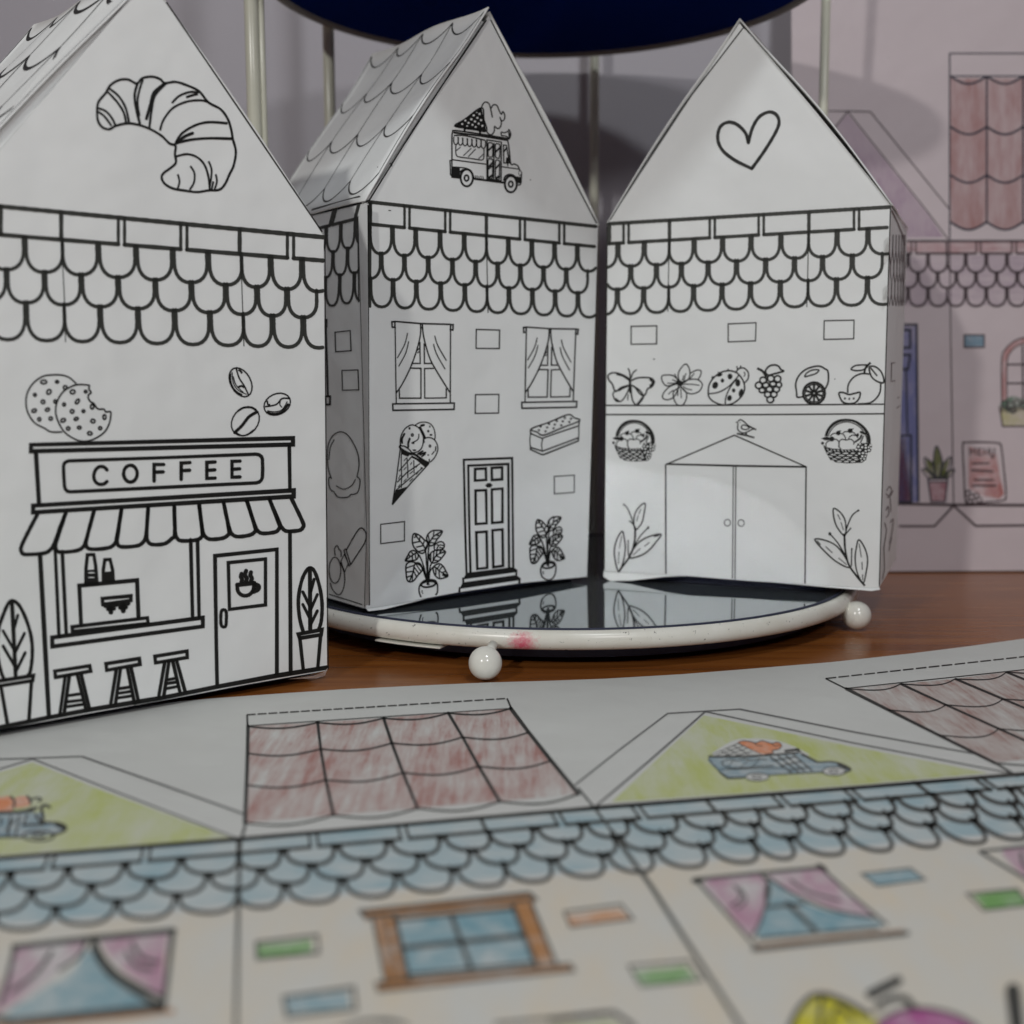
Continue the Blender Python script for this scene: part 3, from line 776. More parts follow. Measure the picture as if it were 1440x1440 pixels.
plant = ("1.5 C 260,250 310,250 380,290 440,350 490,390 490,460 440,560 390,577 340,550 270,480 240,400 240,310;1.4 c 280,260 370,370 430,450 465,560 480,800 500,1050;1.3 l 248,400 350,380 370,300;1.3 l 300,475 410,450 440,370;1.3 l 350,545 450,520 485,440;1.2 l 262,310 300,300 320,262;"
         "1.5 C 480,340 500,260 570,200 650,190 740,200 720,260 650,350 600,430 530,450 515,400;1.4 c 740,205 600,290 540,380 515,480 500,700 500,1050;1.2 l 570,335 660,332;1.2 l 590,280 605,205;1.2 l 540,395 610,405;1.2 l 505,262 530,390;1.4 l 650,280 690,270;1.4 C 615,515 610,450 660,400 730,380 775,420 770,480 720,520 660,525;1.2 c 650,510 690,440 770,445;1.2 l 690,475 760,490;1.2 l 650,430 690,450;"
         "1.5 C 530,600 580,550 660,520 750,520 795,555 760,620 680,710 600,740 550,720 525,660;1.4 c 785,550 650,610 580,720 540,800 510,1000;1.3 l 640,610 655,530;1.3 l 590,690 605,550;1.3 l 640,620 725,655;1.3 l 600,690 675,705;1.3 l 550,700 550,590;1.6 l 700,570 730,530;1.5 C 120,700 160,620 200,550 260,530 310,560 340,620 310,680 240,700 170,705;1.4 c 130,690 240,610 310,575 370,640 430,800 480,1000;1.3 l 200,635 175,590;1.3 l 235,620 240,692;1.3 l 262,600 220,558;1.3 l 285,590 300,675;"
         "1.6 C 130,800 160,740 220,720 300,740 390,800 400,870 330,950 270,1030 210,1060 160,1040 138,960;1.5 c 190,1050 250,900 280,760 350,740 400,800 450,950 490,1060;1.3 l 138,825 270,780;1.3 l 135,895 262,880;1.3 l 145,982 235,950;1.3 l 240,930 240,1040;1.3 l 262,880 310,975;1.3 l 272,815 350,920;1.3 l 300,760 385,885;1.5 l 400,830 470,960;"
         "1.5 C 590,820 640,770 700,755 760,800 810,890 838,960 780,990 700,1005 640,970 600,900;1.4 c 830,950 700,880 640,820 580,820 530,900 510,1030;1.3 l 690,870 740,800;1.3 l 635,830 635,940;1.3 l 685,880 700,1000;1.3 l 740,905 800,880;1.3 l 655,845 700,775;2.4 l 760,940 800,960;1.9 e 508,1098,122,48,-8;1.6 c 372,1110 352,1160 356,1240 385,1320;2 c 366,1115 430,1050 520,1025 620,1040 658,1100;0 E 505,1100,32,14;2.4 l 495,900 500,1095;2.4 l 520,900 508,1060;1 l 405,1200 400,1240;1 l 405,1240 418,1260")
PR(plant + ";1.6 c 640,1060 662,1110 665,1200 650,1260 625,1278", "potted_plant_print", pl, fr, 560, 730, 12)
def p2(x, y): return (0.82 * (x - 120) + 115 + 28 * max(0, 1 - y / 600), 0.905 * (y - 190) + 202)
PR(plant + ";1.4 c 640,1060 662,1110 660,1200 620,1310 540,1365 450,1355 385,1310", "potted_plant_print", pl, fr, 735, 710, 12, fn=p2)
PR("2.1 l 105,1165 92,700 80,108 525,92 530,600 535,1110;2.3 l 142,1155 130,700 121,162 490,147 493,600 497,1110;2.5 L 184,193 283,188 286,293 183,300;2.5 L 337,183 433,178 433,288 339,294;2.5 L 188,392 285,388 290,693 191,700;2.5 L 338,382 436,373 436,682 341,690;2.5 L 195,777 290,770 296,1103 204,1114;2.5 L 344,758 436,750 441,1085 352,1098;"
   "0 f 276,345 298,324 325,322 346,341 330,362 298,366;0 f 105,1150 535,1096 570,1120 570,1142 72,1210;2 l 75,1192 75,1250;2 l 565,1120 562,1182;0 f 70,1238 560,1170 600,1196 600,1216 40,1297;2 l 44,1280 38,1327;2 l 595,1200 590,1250", "front_door_print", pl, fr, 640, 630, 6.5476)

# left wall of the middle house
lw = Plane(HM.TL, (HM.BL - HM.TL).cross(HM.back))
fr = HM.left
p = Print()
yt, yb = lin([(430, 298.5), (511, 276)]), lin([(440, 323), (503, 307)])
cl = (440, 505)
ledge(p, yt, yb, 430, 508, [469], [503], lambda x: -0.25, 3.4, cl, 1.9)
shingles(p, [437, 458.5, 479, 499.5, 519], (), yb, lin([(448, 356), (466, 355), (487, 350)]), lin([(455, 391), (478, 387), (500, 384)]), lin([(448, 430), (468, 430), (491, 426)]), lambda x: -0.02, cl, 2.3, 1.1)
p.stroke(1.2, [(503, 305), (504.5, 425)], raw=True)
p.build("roof_tile_print", lw, [GREYINK, PAPER], fr)
PR("0 f 108,55 135,55 133,135 108,135;2 c 118,130 128,400 138,765;2 L 112,768 158,768 158,842 118,845;1.1 L 203,178 343,163 352,348 210,358;1.1 L 267,530 415,525 422,708 272,712", "window_print", lw, fr, 440, 440, 6.5476)
PR("1.1 c 330,428 345,350 340,270 310,190 260,115 205,92 150,120 115,190 108,290 118,380 140,445;1 c 160,150 130,210 120,300;1 c 172,495 230,522 290,495 320,445;1.1 c 330,428 352,450 350,500 335,545 305,560 285,562 260,582 210,585 180,575 160,545 130,520 118,470 122,435 135,435", "snow_globe_print", lw, fr, 440, 590, 5.333)
PR("1.2 c 250,980 300,890 345,822 375,818 400,860 390,920 340,1000 285,1085;1 L 232,980 246,970 283,1085 270,1096;1 L 210,1062 235,1010 266,1078 238,1142;1 e 165,1130,44,98;1 c 205,1070 235,1150 235,1240 210,1305 180,1310 145,1270 130,1225;1 c 168,1020 162,970 182,945 197,975 210,985 212,1030;1 l 120,1310 250,1350 370,1388", "ice_pop_print", lw, fr, 440, 590, 5.333)
# glued corner strip
P_ = lambda x, y, o: lw.at(x, y, o)
c_ = [(504, 306), (516.5, 284), (518.3, 500), (519, 850), (513, 852), (516, 745), (511, 570)]
V = [P_(x, y, 0.0009 if i in (1, 2, 3) else 0.0003) for i, (x, y) in enumerate(c_)]
new_obj("corner_tab", V, [(0, 6, 2, 1), (6, 5, 3, 2), (5, 4, 3)], PAPER, HM.root)
PR("1.1 l 504,306 511,570 516,745 513,852", "fold_line_print", lw, HM.left)

# ---- right house prints
pl, fr = HR.plane, HR.front
p = Print()
cl = (lambda y: 854.5 - (y - 320) * 0.01, lambda y: 1251.5 - (y - 290) * 0.031)
yt, yb = lin([(856, 314.7), (1252, 291)]), lin([(856, 342.7), (1252, 319.5)])
ledge(p, yt, yb, 855, 1251, [880.4, 1001.6, 1070.4, 1204.5], [857, 941.4, 1137.5], fl, 3.7, cl, 3.6)
shingles(p, [831, 868.8, 905.8, 941, 976, 1016, 1056, 1098, 1137, 1177, 1220.5, 1265], (941, 1137), yb, lin([(886, 374.6), (1241, 357.5)]), lin([(867, 407.4), (1219.7, 391)]), lin([(885.5, 441), (1115, 431.6), (1195.8, 429.4)]), lambda x: -0.012, cl, 3.1, 1.8)
p.stroke(0.9, [(941, 340), (940, 390), (939, 438)], raw=True); p.stroke(0.9, [(1137, 326), (1136, 380), (1134.5, 432)], raw=True)
p.build("roof_tile_print", pl, [GREYINK, PAPER], fr)
PR("1.1 l 1252.3,292 1246,500 1236.5,824;1 l 854,318 851,560 849.5,800", "fold_line_print", pl, fr)
PR("1.2 l 858,309 905,233 960,150 1046,38", "fold_line_print", pl, fr)
PR("3.3 c 665,628 652,585 615,548 575,538 540,560 530,610 550,660 605,705 680,742;3.3 c 680,742 735,665 782,588 800,540 788,505 755,493 712,515 682,565 665,628", "heart_print", pl, fr, 840, 0, 3.1304)
for t, a in (("1.2 L 297,1183 523,1178 521,1337 297,1340", (840, 270, 6.2609)), ("1.2 L 1024,455.5 1063.2,453.8 1062.4,479.2 1024,480.8", (0, 0, 1)), ("1.2 L 620,1133 883,1128 880,1292 617,1298", (1060, 270, 6.2609))):
    PR(t, "brick_print", pl, fr, *a)
PR("1.4 l 852,570 950,570.2 1055,569.7 1243.5,568.3;1.4 l 852,583 960,583 1060,583 1243,581.8", "shelf_print", pl, fr)
PR("1.6 c 285,300 230,265 170,240 110,235 70,260 75,300 110,345 130,400 150,412 200,375 275,355;1.6 c 295,310 350,285 430,280 490,290 515,325 490,370 450,390 430,440 405,455 370,430 330,375 295,355;1.3 c 270,360 200,390 125,420 120,460 145,505 190,510 230,470 265,400 275,360;1.5 c 290,370 295,450 310,510 345,545 385,510 410,460 370,400 295,355;2.6 l 280,300 283,420;1.3 c 285,290 275,220 260,190;1.3 c 290,290 310,235 345,205;1.6 c 150,250 210,265 270,305;2 c 470,295 500,330 470,365;1.4 c 170,410 210,385 262,362;1.6 c 140,480 160,500 180,508;1.4 c 350,535 380,500 400,470;1 l 262,440 258,500",
   "butterfly_print", pl, fr, 845, 490, 6.857)
PR("1.2 C 770,335 745,250 780,180 820,150 850,190 858,250 840,300;1.2 c 860,240 920,210 965,215 960,260 935,300;1.2 C 780,330 850,300 930,300 978,345 950,410 880,438 820,420 775,370;1.2 C 750,380 700,420 705,490 740,545 790,545 825,480 820,420 780,380;1.2 C 740,345 660,370 605,430 595,475 640,495 700,470 740,400;1.2 C 740,310 700,265 640,255 590,265 590,310 630,360 700,345;0 F 725,325 760,305 790,330 780,360 745,360;1 l 710,245 745,310;1 l 690,300 740,325;1 l 640,335 725,335;1 c 790,345 870,345 950,355;1 c 790,365 830,390 880,400;1 l 745,390 740,460;1 l 770,390 775,480;1 l 800,260 785,310;1 l 820,240 800,310;1 l 650,440 700,400;1 l 900,240 860,290",
   "flower_print", pl, fr, 845, 490, 6.857)
PR("1.5 C 1035,430 1045,350 1090,280 1160,230 1240,215 1310,235 1360,290 1385,360 1375,430 1330,490 1260,535 1180,545 1100,520 1050,480;1.3 c 1330,260 1240,360 1140,420 1040,437;1.3 c 1330,260 1250,370 1205,470 1200,545;1.4 c 1305,225 1330,195 1380,190 1420,230 1420,290 1387,330;0 E 1102,355,28,35,20 1172,310,17,20 1245,270,24,28 1320,332,24,36 1280,405,17,20 1240,478,23,28,15 1350,425,20,38,20 1145,255,28,16,-20;1.3 l 1070,290 1075,272 1088,278;1.3 l 1225,215 1228,195;1.3 l 1320,205 1310,170;1.3 l 1345,190 1350,165;1.3 l 1143,250 1132,225;1.3 l 1380,395 1392,395;1.3 l 1335,465 1350,478;1 c 1380,225 1390,250 1378,270",
   "ladybird_print", pl, fr, 845, 490, 6.857)
PR("1.7 e 145,280,29,28 212,265,29,28 272,268,29,28 106,325,29,28 168,322,27,24 232,312,27,22 284,320,24,24 135,368,25,22 200,360,27,25 262,360,27,25 185,405,27,25 240,405,27,25 208,450,30,27;2.4 c 100,178 140,200 170,245;1.8 C 165,200 200,155 250,145 285,160 300,185 325,200 275,215 245,222 190,235", "grape_print", pl, fr, 1050, 490, 6.2609)
PR("1.7 c 495,425 445,428 440,390 432,310 460,240 520,185 600,158 650,158 690,180 715,200 720,270 710,320 690,357;1.4 C 512,248 530,215 580,190 635,190 610,220 550,240;2.2 e 593,395,97,96;1.3 e 593,395,80,78;1.6 e 593,395,14,13;"
   + ";".join("2.2 l %.0f,%.0f %.0f,%.0f" % (593 + 16 * cos(a), 395 + 16 * sin(a), 593 + 78 * cos(a), 395 + 78 * sin(a)) for a in [pi / 10 + 2 * pi * k / 10 for k in range(10)]), "lemon_print", pl, fr, 1050, 490, 6.2609)
PR("1.6 c 890,390 895,320 940,255 1010,222 1080,225;1.6 c 1180,310 1175,380 1140,440 1080,480 980,487;1.6 C 1080,165 1130,160 1180,200 1205,260 1202,303 1140,285 1095,240;1.4 l 1090,170 1150,242;1.5 C 920,182 960,150 1050,145 1070,150 1040,180 1010,192 960,195;2 c 1092,125 1050,165 1035,222;1.7 C 812,395 850,388 900,405 960,393 998,388 990,440 950,480 890,485 840,465;1.6 l 868,432 862,450;1.6 l 906,434 902,452;1.6 l 945,432 940,450", "orange_print", pl, fr, 1050, 490, 6.2609)
PR("0 f 1294,712 1322,702 1322,722;1.2 c 1322,702 1345,687 1375,702 1430,750 1500,785;1.2 c 1322,722 1318,770 1335,800 1380,815 1430,795 1470,775;1.1 C 1355,755 1372,738 1405,745 1430,768 1400,782 1362,775;0 E 1340,712,5,5;1.6 l 1365,812 1362,830;1.6 l 1400,812 1400,832;1.6 l 1310,820 1400,838 1480,860;1.5 l 1430,750 1490,780", "bird_print", pl, fr, 845, 490, 6.857)
PR("1.3 l 937,653 1032.7,612 1134,656.5;1.8 l 936.5,652.5 1034,655 1134,656.5;1.4 l 936.1,653 936.2,730 936.4,807;1.4 l 1133.6,656 1132.8,740 1132,820.5;1 l 1031.2,656 1030,814;1 l 1034.8,656 1033.6,814.5", "double_door_print", pl, fr)
PR("1 e 1220,652,30,32 1352,655,30,32", "door_knob_print", pl, fr, 845, 640, 6.857, ink=THININK)
PR("1.9 c 170,1125 215,1065 270,990 310,900 328,800 330,690;1.4 C 205,735 160,800 130,900 135,1000 170,1125 215,1030 235,900 225,800;1.3 C 425,465 360,510 320,600 330,720 390,660 415,570;1.5 C 580,765 480,780 380,830 310,910 275,990 380,970 460,920 530,840;1.2 c 220,475 260,520 300,620 325,690;1.2 c 455,700 380,780 320,880;1.2 l 262,825 264,970;1.2 c 275,635 300,655 325,690;0 E 222,477,10,8 455,700,11,14 262,827,7,9 277,637,7,7;0.8 l 200,780 178,900;0.8 l 175,930 168,1050;0.8 l 385,520 365,570;0.8 l 360,580 345,640;0.8 l 470,840 420,880;0.8 l 380,900 310,965;1.2 l 560,775 510,785", "leaf_sprig_print", pl, fr, 845, 640, 6.857)
PR("2 c 860,690 870,850 910,985 1040,1150;1.4 C 765,470 830,510 870,590 865,710 800,640 770,560;1.3 c 985,487 930,530 885,630 868,700;1.4 C 600,743 720,760 820,830 905,985 800,945 700,860;1.3 c 730,692 800,770 865,880;1.2 l 925,825 922,980;1.3 l 915,645 872,695;1.4 C 988,745 1040,820 1065,920 1050,1040 1025,1125 975,1040 955,920 965,820;0 E 983,488,11,9 732,693,13,15 926,827,8,9 914,645,8,7;0.8 l 800,520 825,570;0.8 l 830,590 852,660;0.8 l 990,780 1010,900;0.9 l 1015,940 1018,1010;0.9 l 1020,1050 1022,1100;0.9 l 695,805 755,860;0.8 l 810,905 880,965;1.2 l 620,755 650,790", "leaf_sprig_print", pl, fr, 1050, 640, 6.2609)
bk = ("2.2 c 220,600 262,470 350,345 500,245 680,215 850,255 1000,375 1090,510 1135,640 1140,770;0.9 c 195,600 240,450 350,300 500,215 680,198 850,235 1010,345 1125,500 1170,650 1170,780;0.9 c 262,600 310,480 400,365 520,290 680,262 830,305 960,400 1045,530 1095,650 1098,760;"
      "1 c 215,850 220,760 300,700 420,670 490,730 490,860;1 c 500,720 560,672 650,690 740,670 810,720 815,800;1 c 500,720 500,850 540,910;1 c 300,600 370,540 430,530 560,540 620,600 640,680;1 c 580,530 630,490 740,500 820,520 870,580;1 c 700,660 740,600 800,575 870,590 910,640;0 E 480,525,50,55 735,470,55,55 340,665,58,58 230,655,85,42 900,570,28,42 140,765,34,34;0 f 460,480 540,455 510,560;0 f 700,440 820,405 760,500;0 f 110,655 180,620 180,690;"
      "1.8 c 985,560 950,650 830,745;1.2 c 1025,590 990,680 960,760;1 c 1070,570 1100,660 1095,760;2.4 l 970,500 1060,540;0 f 150,800 210,850 350,890 600,915 850,905 900,770 1100,760 1210,790 1210,860 1180,970 1120,985 1080,1160 1000,1225 700,1243 430,1222 310,1165 230,1020 190,930;"
      "1 P 250,910,26,9,50 330,928,26,9,50 400,935,28,9,50 480,940,30,9,45 570,942,32,9,45 640,948,26,8,45 710,942,34,9,45 790,935,30,8,45 300,965,48,11,12 460,998,66,14,3 640,1005,66,15 795,1003,45,14,-3 370,1037,66,13,10 550,1054,66,14,2 730,1057,66,14 870,1052,30,12 310,1080,52,12,18 480,1100,58,13,6 650,1110,66,13 830,1108,60,14,-4 400,1140,56,12,10 570,1155,52,11 720,1158,52,11 870,1150,44,13,-6 360,1180,36,10,20 500,1196,56,14,5 655,1203,56,15 800,1202,56,15,-4 250,1000,26,12;"
      "1 P 950,790,24,20 1075,808,26,22 1180,812,30,22 915,852,27,26 997,860,26,26 1075,872,28,26 1140,860,20,22 1185,880,20,18 870,915,27,25 948,925,28,26 1075,948,23,25 1145,930,28,24 935,1010,26,26 1016,1000,27,27 1088,1014,24,20 1000,1076,26,25 1065,1076,20,20 1040,1138,22,25 970,1130,20,18 990,1188,22,18 780,870,50,20,-15")
PR(bk, "fruit_basket_print", pl, fr, 855, 580, 18)
PR(bk, "fruit_basket_print", pl, fr, 1150, 580, 18, fn=lambda x, y: ((x - 105) * 1.17 + 80, (y - 205) * 1.068 + 180))
# specks
PR("0 E 549,230,1.6,1 551,233,1,1.4 746,253,.9,.8 531,235,.7,.7 548,296,2.2,.7 466,690,.9,1.4", "speck_print", HM.plane, HM.front, ink=THININK)
PR("0 E 919.8,505,1.3,1 1174,533,.8,.8", "speck_print", pl, fr, ink=THININK)
# curled flaps below the edge
V = [pl.at(x, y, o) for x, y, o in ((849, 802, -.0006), (848.5, 811, .0004), (858, 817, .0008), (888, 816.5, .0006), (935, 811, 0), (976, 809.5, -.0006), (930, 806, -.0006), (890, 804.5, -.0006))]
new_obj("curled_flap", V, [(0, 1, 2, 7), (7, 2, 3, 6), (6, 3, 4, 5)], PAPER, HR.root)
V = [pl.at(x, y, o) for x, y, o in ((1085, 819, -.0006), (1160, 825.5, .0002), (1226, 831, .0005), (1238, 829, .0003), (1236, 825.5, -.0006))]
new_obj("curled_flap", V, [(0, 1, 2, 3, 4)], PAPER, HR.root)
V = [HM.plane.at(x, y, o) for x, y, o in ((514, 855, -.0004), (518, 859.5, .0005), (540, 857, .0005), (600, 842, -.0004), (560, 847.5, -.0006))]
new_obj("curled_flap", V, [(0, 1, 2, 4), (4, 2, 3)], PAPER, HM.root)
V = [HL.plane.at(x, y, o) for x, y, o in ((405, 955, -.0003), (440, 950.5, .0010), (455, 945.5, .0016), (461, 939, .0010), (457, 950, .0004), (445, 954, .0002))]
new_obj("curled_flap", V, [(0, 1, 5), (1, 2, 4, 5), (2, 3, 4)], PAPER, HL.root)

# right wall of the right house
rw = Plane(HR.TR, (HR.BR - HR.TR).cross(HR.back))
p = Print()
clr = (1253, lambda y: 1273 - (y - 340) * 0.03)
for i in range(9):
    pass
def rwx(u, y): # u 0..1 across the narrow wall
    a = 1252.6 - (y - 290) * 0.031; b = 1273 - (y - 340) * 0.022
    return a + (b - a) * (1 - (1 - u) ** 1.35)
for r, (ya, yc) in enumerate(((330, 372), (368, 398), (398, 430))):
    k = 6
    for i in range(k):
        u0_, u1_ = (i + (0.5 if r == 1 else 0)) / k, min(1, (i + 1 + (0.5 if r == 1 else 0)) / k)
        pts = [(rwx(u0_, ya), ya), (rwx(u0_, ya * .5 + yc * .5), ya * .5 + yc * .5), (rwx((u0_ + u1_) / 2, yc), yc), (rwx(u1_, ya * .5 + yc * .5), ya * .5 + yc * .5), (rwx(u1_, ya), ya)]
        p.stroke(0.7, pts, raw=True)
p.stroke(1.2, [(1254, 296), (1262, 312), (1270, 332), (1272, 345)], raw=True)
p.build("roof_tile_print", rw, [BROWNINK, PAPER], HR.right)
PR("0.8 l 1253,511 1259,510 ;0.8 l 1253,536.5 1259,535;0.7 l 1254,511 1253.5,536;0.8 l 1262,560 1265,558;0.8 l 1261,574 1266,570;0.8 c 1247,690 1251,684 1254,690 1250,697 1246,694;0.9 l 1248,700 1252,698 1256,690;0.8 c 1246,718 1249,712 1250,722 1246,728;0.8 l 1244,735 1247,745 1243,770 1244,800 1241,815;0.8 c 1252,735 1256,730 1255,745 1251,765;0.8 l 1250,775 1254,755;0.8 l 1252,700 1253,720", "plant_print", rw, HR.right, ink=BROWNINK)

WK = 1.55
# ------------------------------------------------------------------ colouring sheet lying in front
ZS = 0.0
shp = Plane((0, 0, ZS), (0, 0, 1))
edge = [(-330, 1075), (-120, 1020), (60, 1004), (180, 993), (300, 982), (390, 975.5), (480, 969.5), (580, 964.5), (680, 960), (780, 957), (850, 954.5), (960, 948), (1060, 940), (1170, 931), (1280, 919), (1360, 909), (1440, 898), (1560, 880), (1700, 858)]
V = [shp.at(x, y) for x, y in edge]
V += [Vector((0.20, 0.02, 0)), Vector((-0.20, 0.02, 0))]
n = len(V)
V2 = [q - Vector((0, 0, 0.0004)) for q in V]
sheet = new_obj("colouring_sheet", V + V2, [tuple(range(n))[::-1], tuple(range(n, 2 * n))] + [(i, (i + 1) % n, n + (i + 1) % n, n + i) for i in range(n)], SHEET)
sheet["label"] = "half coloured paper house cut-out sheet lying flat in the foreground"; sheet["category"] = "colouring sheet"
SO, SS = 0.00005, 0.00004
def fills(name, m, items, plane=shp, parent=sheet, off=0.00003):
    for ox, oy, s_, sm, txt in items:
        p = Print(ox, oy, s_)
        p.fill([tuple(float(v) for v in q.split(',')) for q in txt.split()], sm)
        p.build(name, plane, [m], parent, off, 0)
def lines(name, m, text, ox=0, oy=0, s_=1.0, plane=shp, parent=sheet, off=0.00007, wk=None):
    p = Print(ox, oy, s_)
    if wk: p.wk = wk
    p.do(text)
    return p.build(name, plane, [m], parent, off, 0.00002)

vpx, vpy = 351.0, 415.0
slant = lambda x: (x - vpx) / (lin([(0, 1240), (336, 1215), (1430, 1120), (1500, 1112)])(x) - vpy)
sy_t = lin([(-160, 1219), (0, 1207), (336, 1180), (836, 1136), (1200, 1108), (1430, 1089), (1560, 1078)])
sy_b = lin([(-160, 1240), (0, 1227), (336, 1200), (790, 1160), (1105, 1134), (1395, 1110), (1560, 1096)])
s1 = lin([(-160, 1275), (0, 1256), (219, 1236), (512, 1209), (1048, 1160), (1350, 1135), (1560, 1118)])
s2 = lin([(-160, 1305), (0, 1284), (247, 1258), (478, 1236), (1044, 1183), (1297, 1160), (1560, 1138)])
s3 = lin([(-160, 1335), (0, 1310), (205, 1292), (523, 1261), (1039, 1212), (1302, 1190), (1560, 1168)])
xs = [-150 + i * 50 for i in range(35)]
xs = [x for x in xs if x <= 1555]
p = Print()
p.fill([(x, s3(x) - 3) for x in xs] + [(1600, 1500), (-170, 1560)], raw=True)
p.build("wall_colouring", shp, [P_WALL], sheet, 0.00002, 0)
p = Print()
p.fill([(x, sy_t(x)) for x in xs] + [(x, s3(x) - 9) for x in reversed(xs)], raw=True)
p.build("tile_colouring", shp, [P_TILE], sheet, 0.00003, 0)
p = Print()
sb = [-70, 11, 93, 174.5, 254, 335, 398.6, 474.5, 548.5, 624, 691, 756, 825, 890, 960, 1023.6, 1075, 1142, 1204, 1265, 1322, 1379, 1435, 1492, 1550]
p.stroke(3, [(x, sy_t(x)) for x in xs], raw=True)
pp = [70, 205, 441, 567, 785, 899, 1098, 1200, 1386, 1500]
ss_ = [335, 680, 1000, 1298]
def sl2(x): return (x - vpx) / (sy_b(x) - vpy)
ledge(p, sy_t, sy_b, -150, 1550, pp, ss_, sl2, 3.4, None, 5.5)
shingles(p, sb, (335, 691, 1023.6, 1322), sy_b, s1, s2, s3, slant, (-150, 1550), 3.6, 4.2, True)
p.build("shingle_row_print", shp, [GREYINK, PAPER], sheet, 0.00008, 0.00002)

# the first roof panel
A4 = (330, 960, 2.769)
def roofpanel(name, cols, name2, m, ink, wd, closed_right=True):
    p = Print()
    poly = [cols[0][1]] + [c[1] for c in cols[1:]] + [c[4] for c in reversed(cols)]
    p.fill(poly, raw=True)
    p.build(name2, shp, [m], sheet, 0.00003, 0)
    p = Print()
    for i, c in enumerate(cols):
        p.stroke(wd * (1.15 if i in (0, len(cols) - 1) else 0.9), c[1:5], raw=True)
        if i < len(cols) - 1:
            d = cols[i + 1]
            for r in range(1, 5):
                a, b = c[r], d[r]
                sg = 4.2 + r * 1.0
                # tiles sag towards the eave, along the fold direction
                k = ((c[4][0] + d[4][0]) - (c[1][0] + d[1][0])) / max(1, (c[4][1] + d[4][1]) - (c[1][1] + d[1][1]))
                p.stroke(wd * 0.5, [(a[0] + (b[0] - a[0]) * t + k * sg * sin(pi * t) * 1.0, a[1] + (b[1] - a[1]) * t + sg * sin(pi * t)) for t in (q / 10 for q in range(11))], raw=True)
    return p.build(name, shp, [ink, PAPER], sheet, 0.00007, 0.00002)
def A4p(x, y): return (330 + x / 2.769, 960 + y / 2.769)
colsA = [[A4p(48, 125), A4p(52, 170), A4p(50, 275), A4p(46, 398), A4p(40, 545)], [None, A4p(323, 155), A4p(335, 258), A4p(355, 378), A4p(385, 515)],
         [None, A4p(580, 138), A4p(612, 235), A4p(655, 350), A4p(712, 488)], [None, A4p(832, 118), A4p(888, 212), A4p(950, 325), A4p(1032, 462)], [None, A4p(1075, 100), A4p(1145, 193), A4p(1232, 303), A4p(1338, 432)]]
roofpanel("roof_panel_print", colsA, "roof_colouring", P_ROOF, INK, 3.0)
def E4p(x, y): return (1100 + x / 4.235, 860 + y / 4.235)
colsB = [[None, E4p(380, 458), E4p(632, 585), E4p(932, 735), E4p(1265, 900)], [None, E4p(705, 430), E4p(975, 555), E4p(1290, 697), E4p(1640, 855)],
         [None, E4p(1030, 400), E4p(1315, 520), E4p(1640, 655), E4p(2000, 805)], [None, E4p(1335, 360), E4p(1630, 478), E4p(1980, 605), E4p(2350, 750)], [None, E4p(1630, 325), E4p(1950, 430), E4p(2310, 550), E4p(2700, 690)]]
roofpanel("roof_panel_print", colsB, "roof_colouring", P_ROOF2, INK, 2.2)
dash = []
for (a, b, nn) in (((347, 1005), (713, 982), 24), ((1161, 954), (1560, 910), 22)):
    for i in range(nn):
        t0, t1 = i / nn, (i + 0.82) / nn
        dash.append("1.1 l %.1f,%.1f %.1f,%.1f" % (a[0] + (b[0] - a[0]) * t0, a[1] + (b[1] - a[1]) * t0, a[0] + (b[0] - a[0]) * t1, a[1] + (b[1] - a[1]) * t1))
lines("cut_line_print", INK, ";".join(dash) + ";1.8 l 347.5,1005 348,1020;1.6 l 713,982 720,998;0.8 l 348,1020.5 718,996;1.2 l 1161,954 1189,968;0.8 l 1189,968 1560,929")
lines("tab_print", THININK, "1.1 l -120,1070 0,1067.5 44,1066 115,1063.5;1.6 l 115,1063.5 230,1104 341.7,1144;1.2 l 46,1067 150,1108 339,1181;1 l 46,1067 0,1081 -150,1130;"
      "1.3 l 939,1003 870,1055 808,1104;1.1 l 939,1003 990,1000 1040,997;1.3 l 1040,997 1200,1029 1369,1059.5;1.6 l 991.7,1000.5 915,1068 835,1136;1.1 l 992,1000.5 1200,1044.5 1426,1088")
lines("fold_line_print", BLURINK, "2.4 l 345,1160 339,1181 337,1215;3.6 l 337,1200 334,1320 331,1480;2 l 813,1108 836,1136;2.6 l 836,1136 861,1170;4.2 l 861,1170 885,1204 915,1245 1040,1440 1090,1520;2 l 1398,1072 1432,1092")
fills("gable_colouring", P_GREEN, [(0, 0, 1, False, "-150,1140 0,1086 46,1072 150,1114 325,1178 0,1203 -150,1213"), (0, 0, 1, False, "990,1006 860,1128 1000,1119 1200,1104 1390,1087 1200,1050")])
# trucks on the sheet gables
T2 = (960, 1010, 5.538)
fills("truck_patch_print", SHEET, [(*T2, True, "230,285 300,225 420,165 560,158 700,168 800,195 900,235 985,290 820,285 600,300 400,305")], off=0.00004)
fills("truck_colouring", P_TRUCK, [(*T2, True, "200,312 450,296 700,290 900,275 1050,345 1160,340 1250,360 1310,400 1250,420 1100,415 650,440 480,460 350,465 290,420"),
                                   (0, 1110, 12, True, "-300,400 450,400 740,400 750,560 960,570 1100,620 1050,720 860,770 380,800 -300,800")], off=0.000045)
fills("ice_cream_colouring", P_SCOOP, [(*T2, True, "437,195 460,177 560,190 620,175 690,195 740,188 770,210 750,240 700,250 705,270 640,280 560,255"),
                                       (0, 1110, 12, True, "-200,150 0,125 170,115 235,190 230,330 100,370 -200,380"), (0, 1110, 12, True, "240,160 400,110 500,160 520,260 245,310")], off=0.00006)
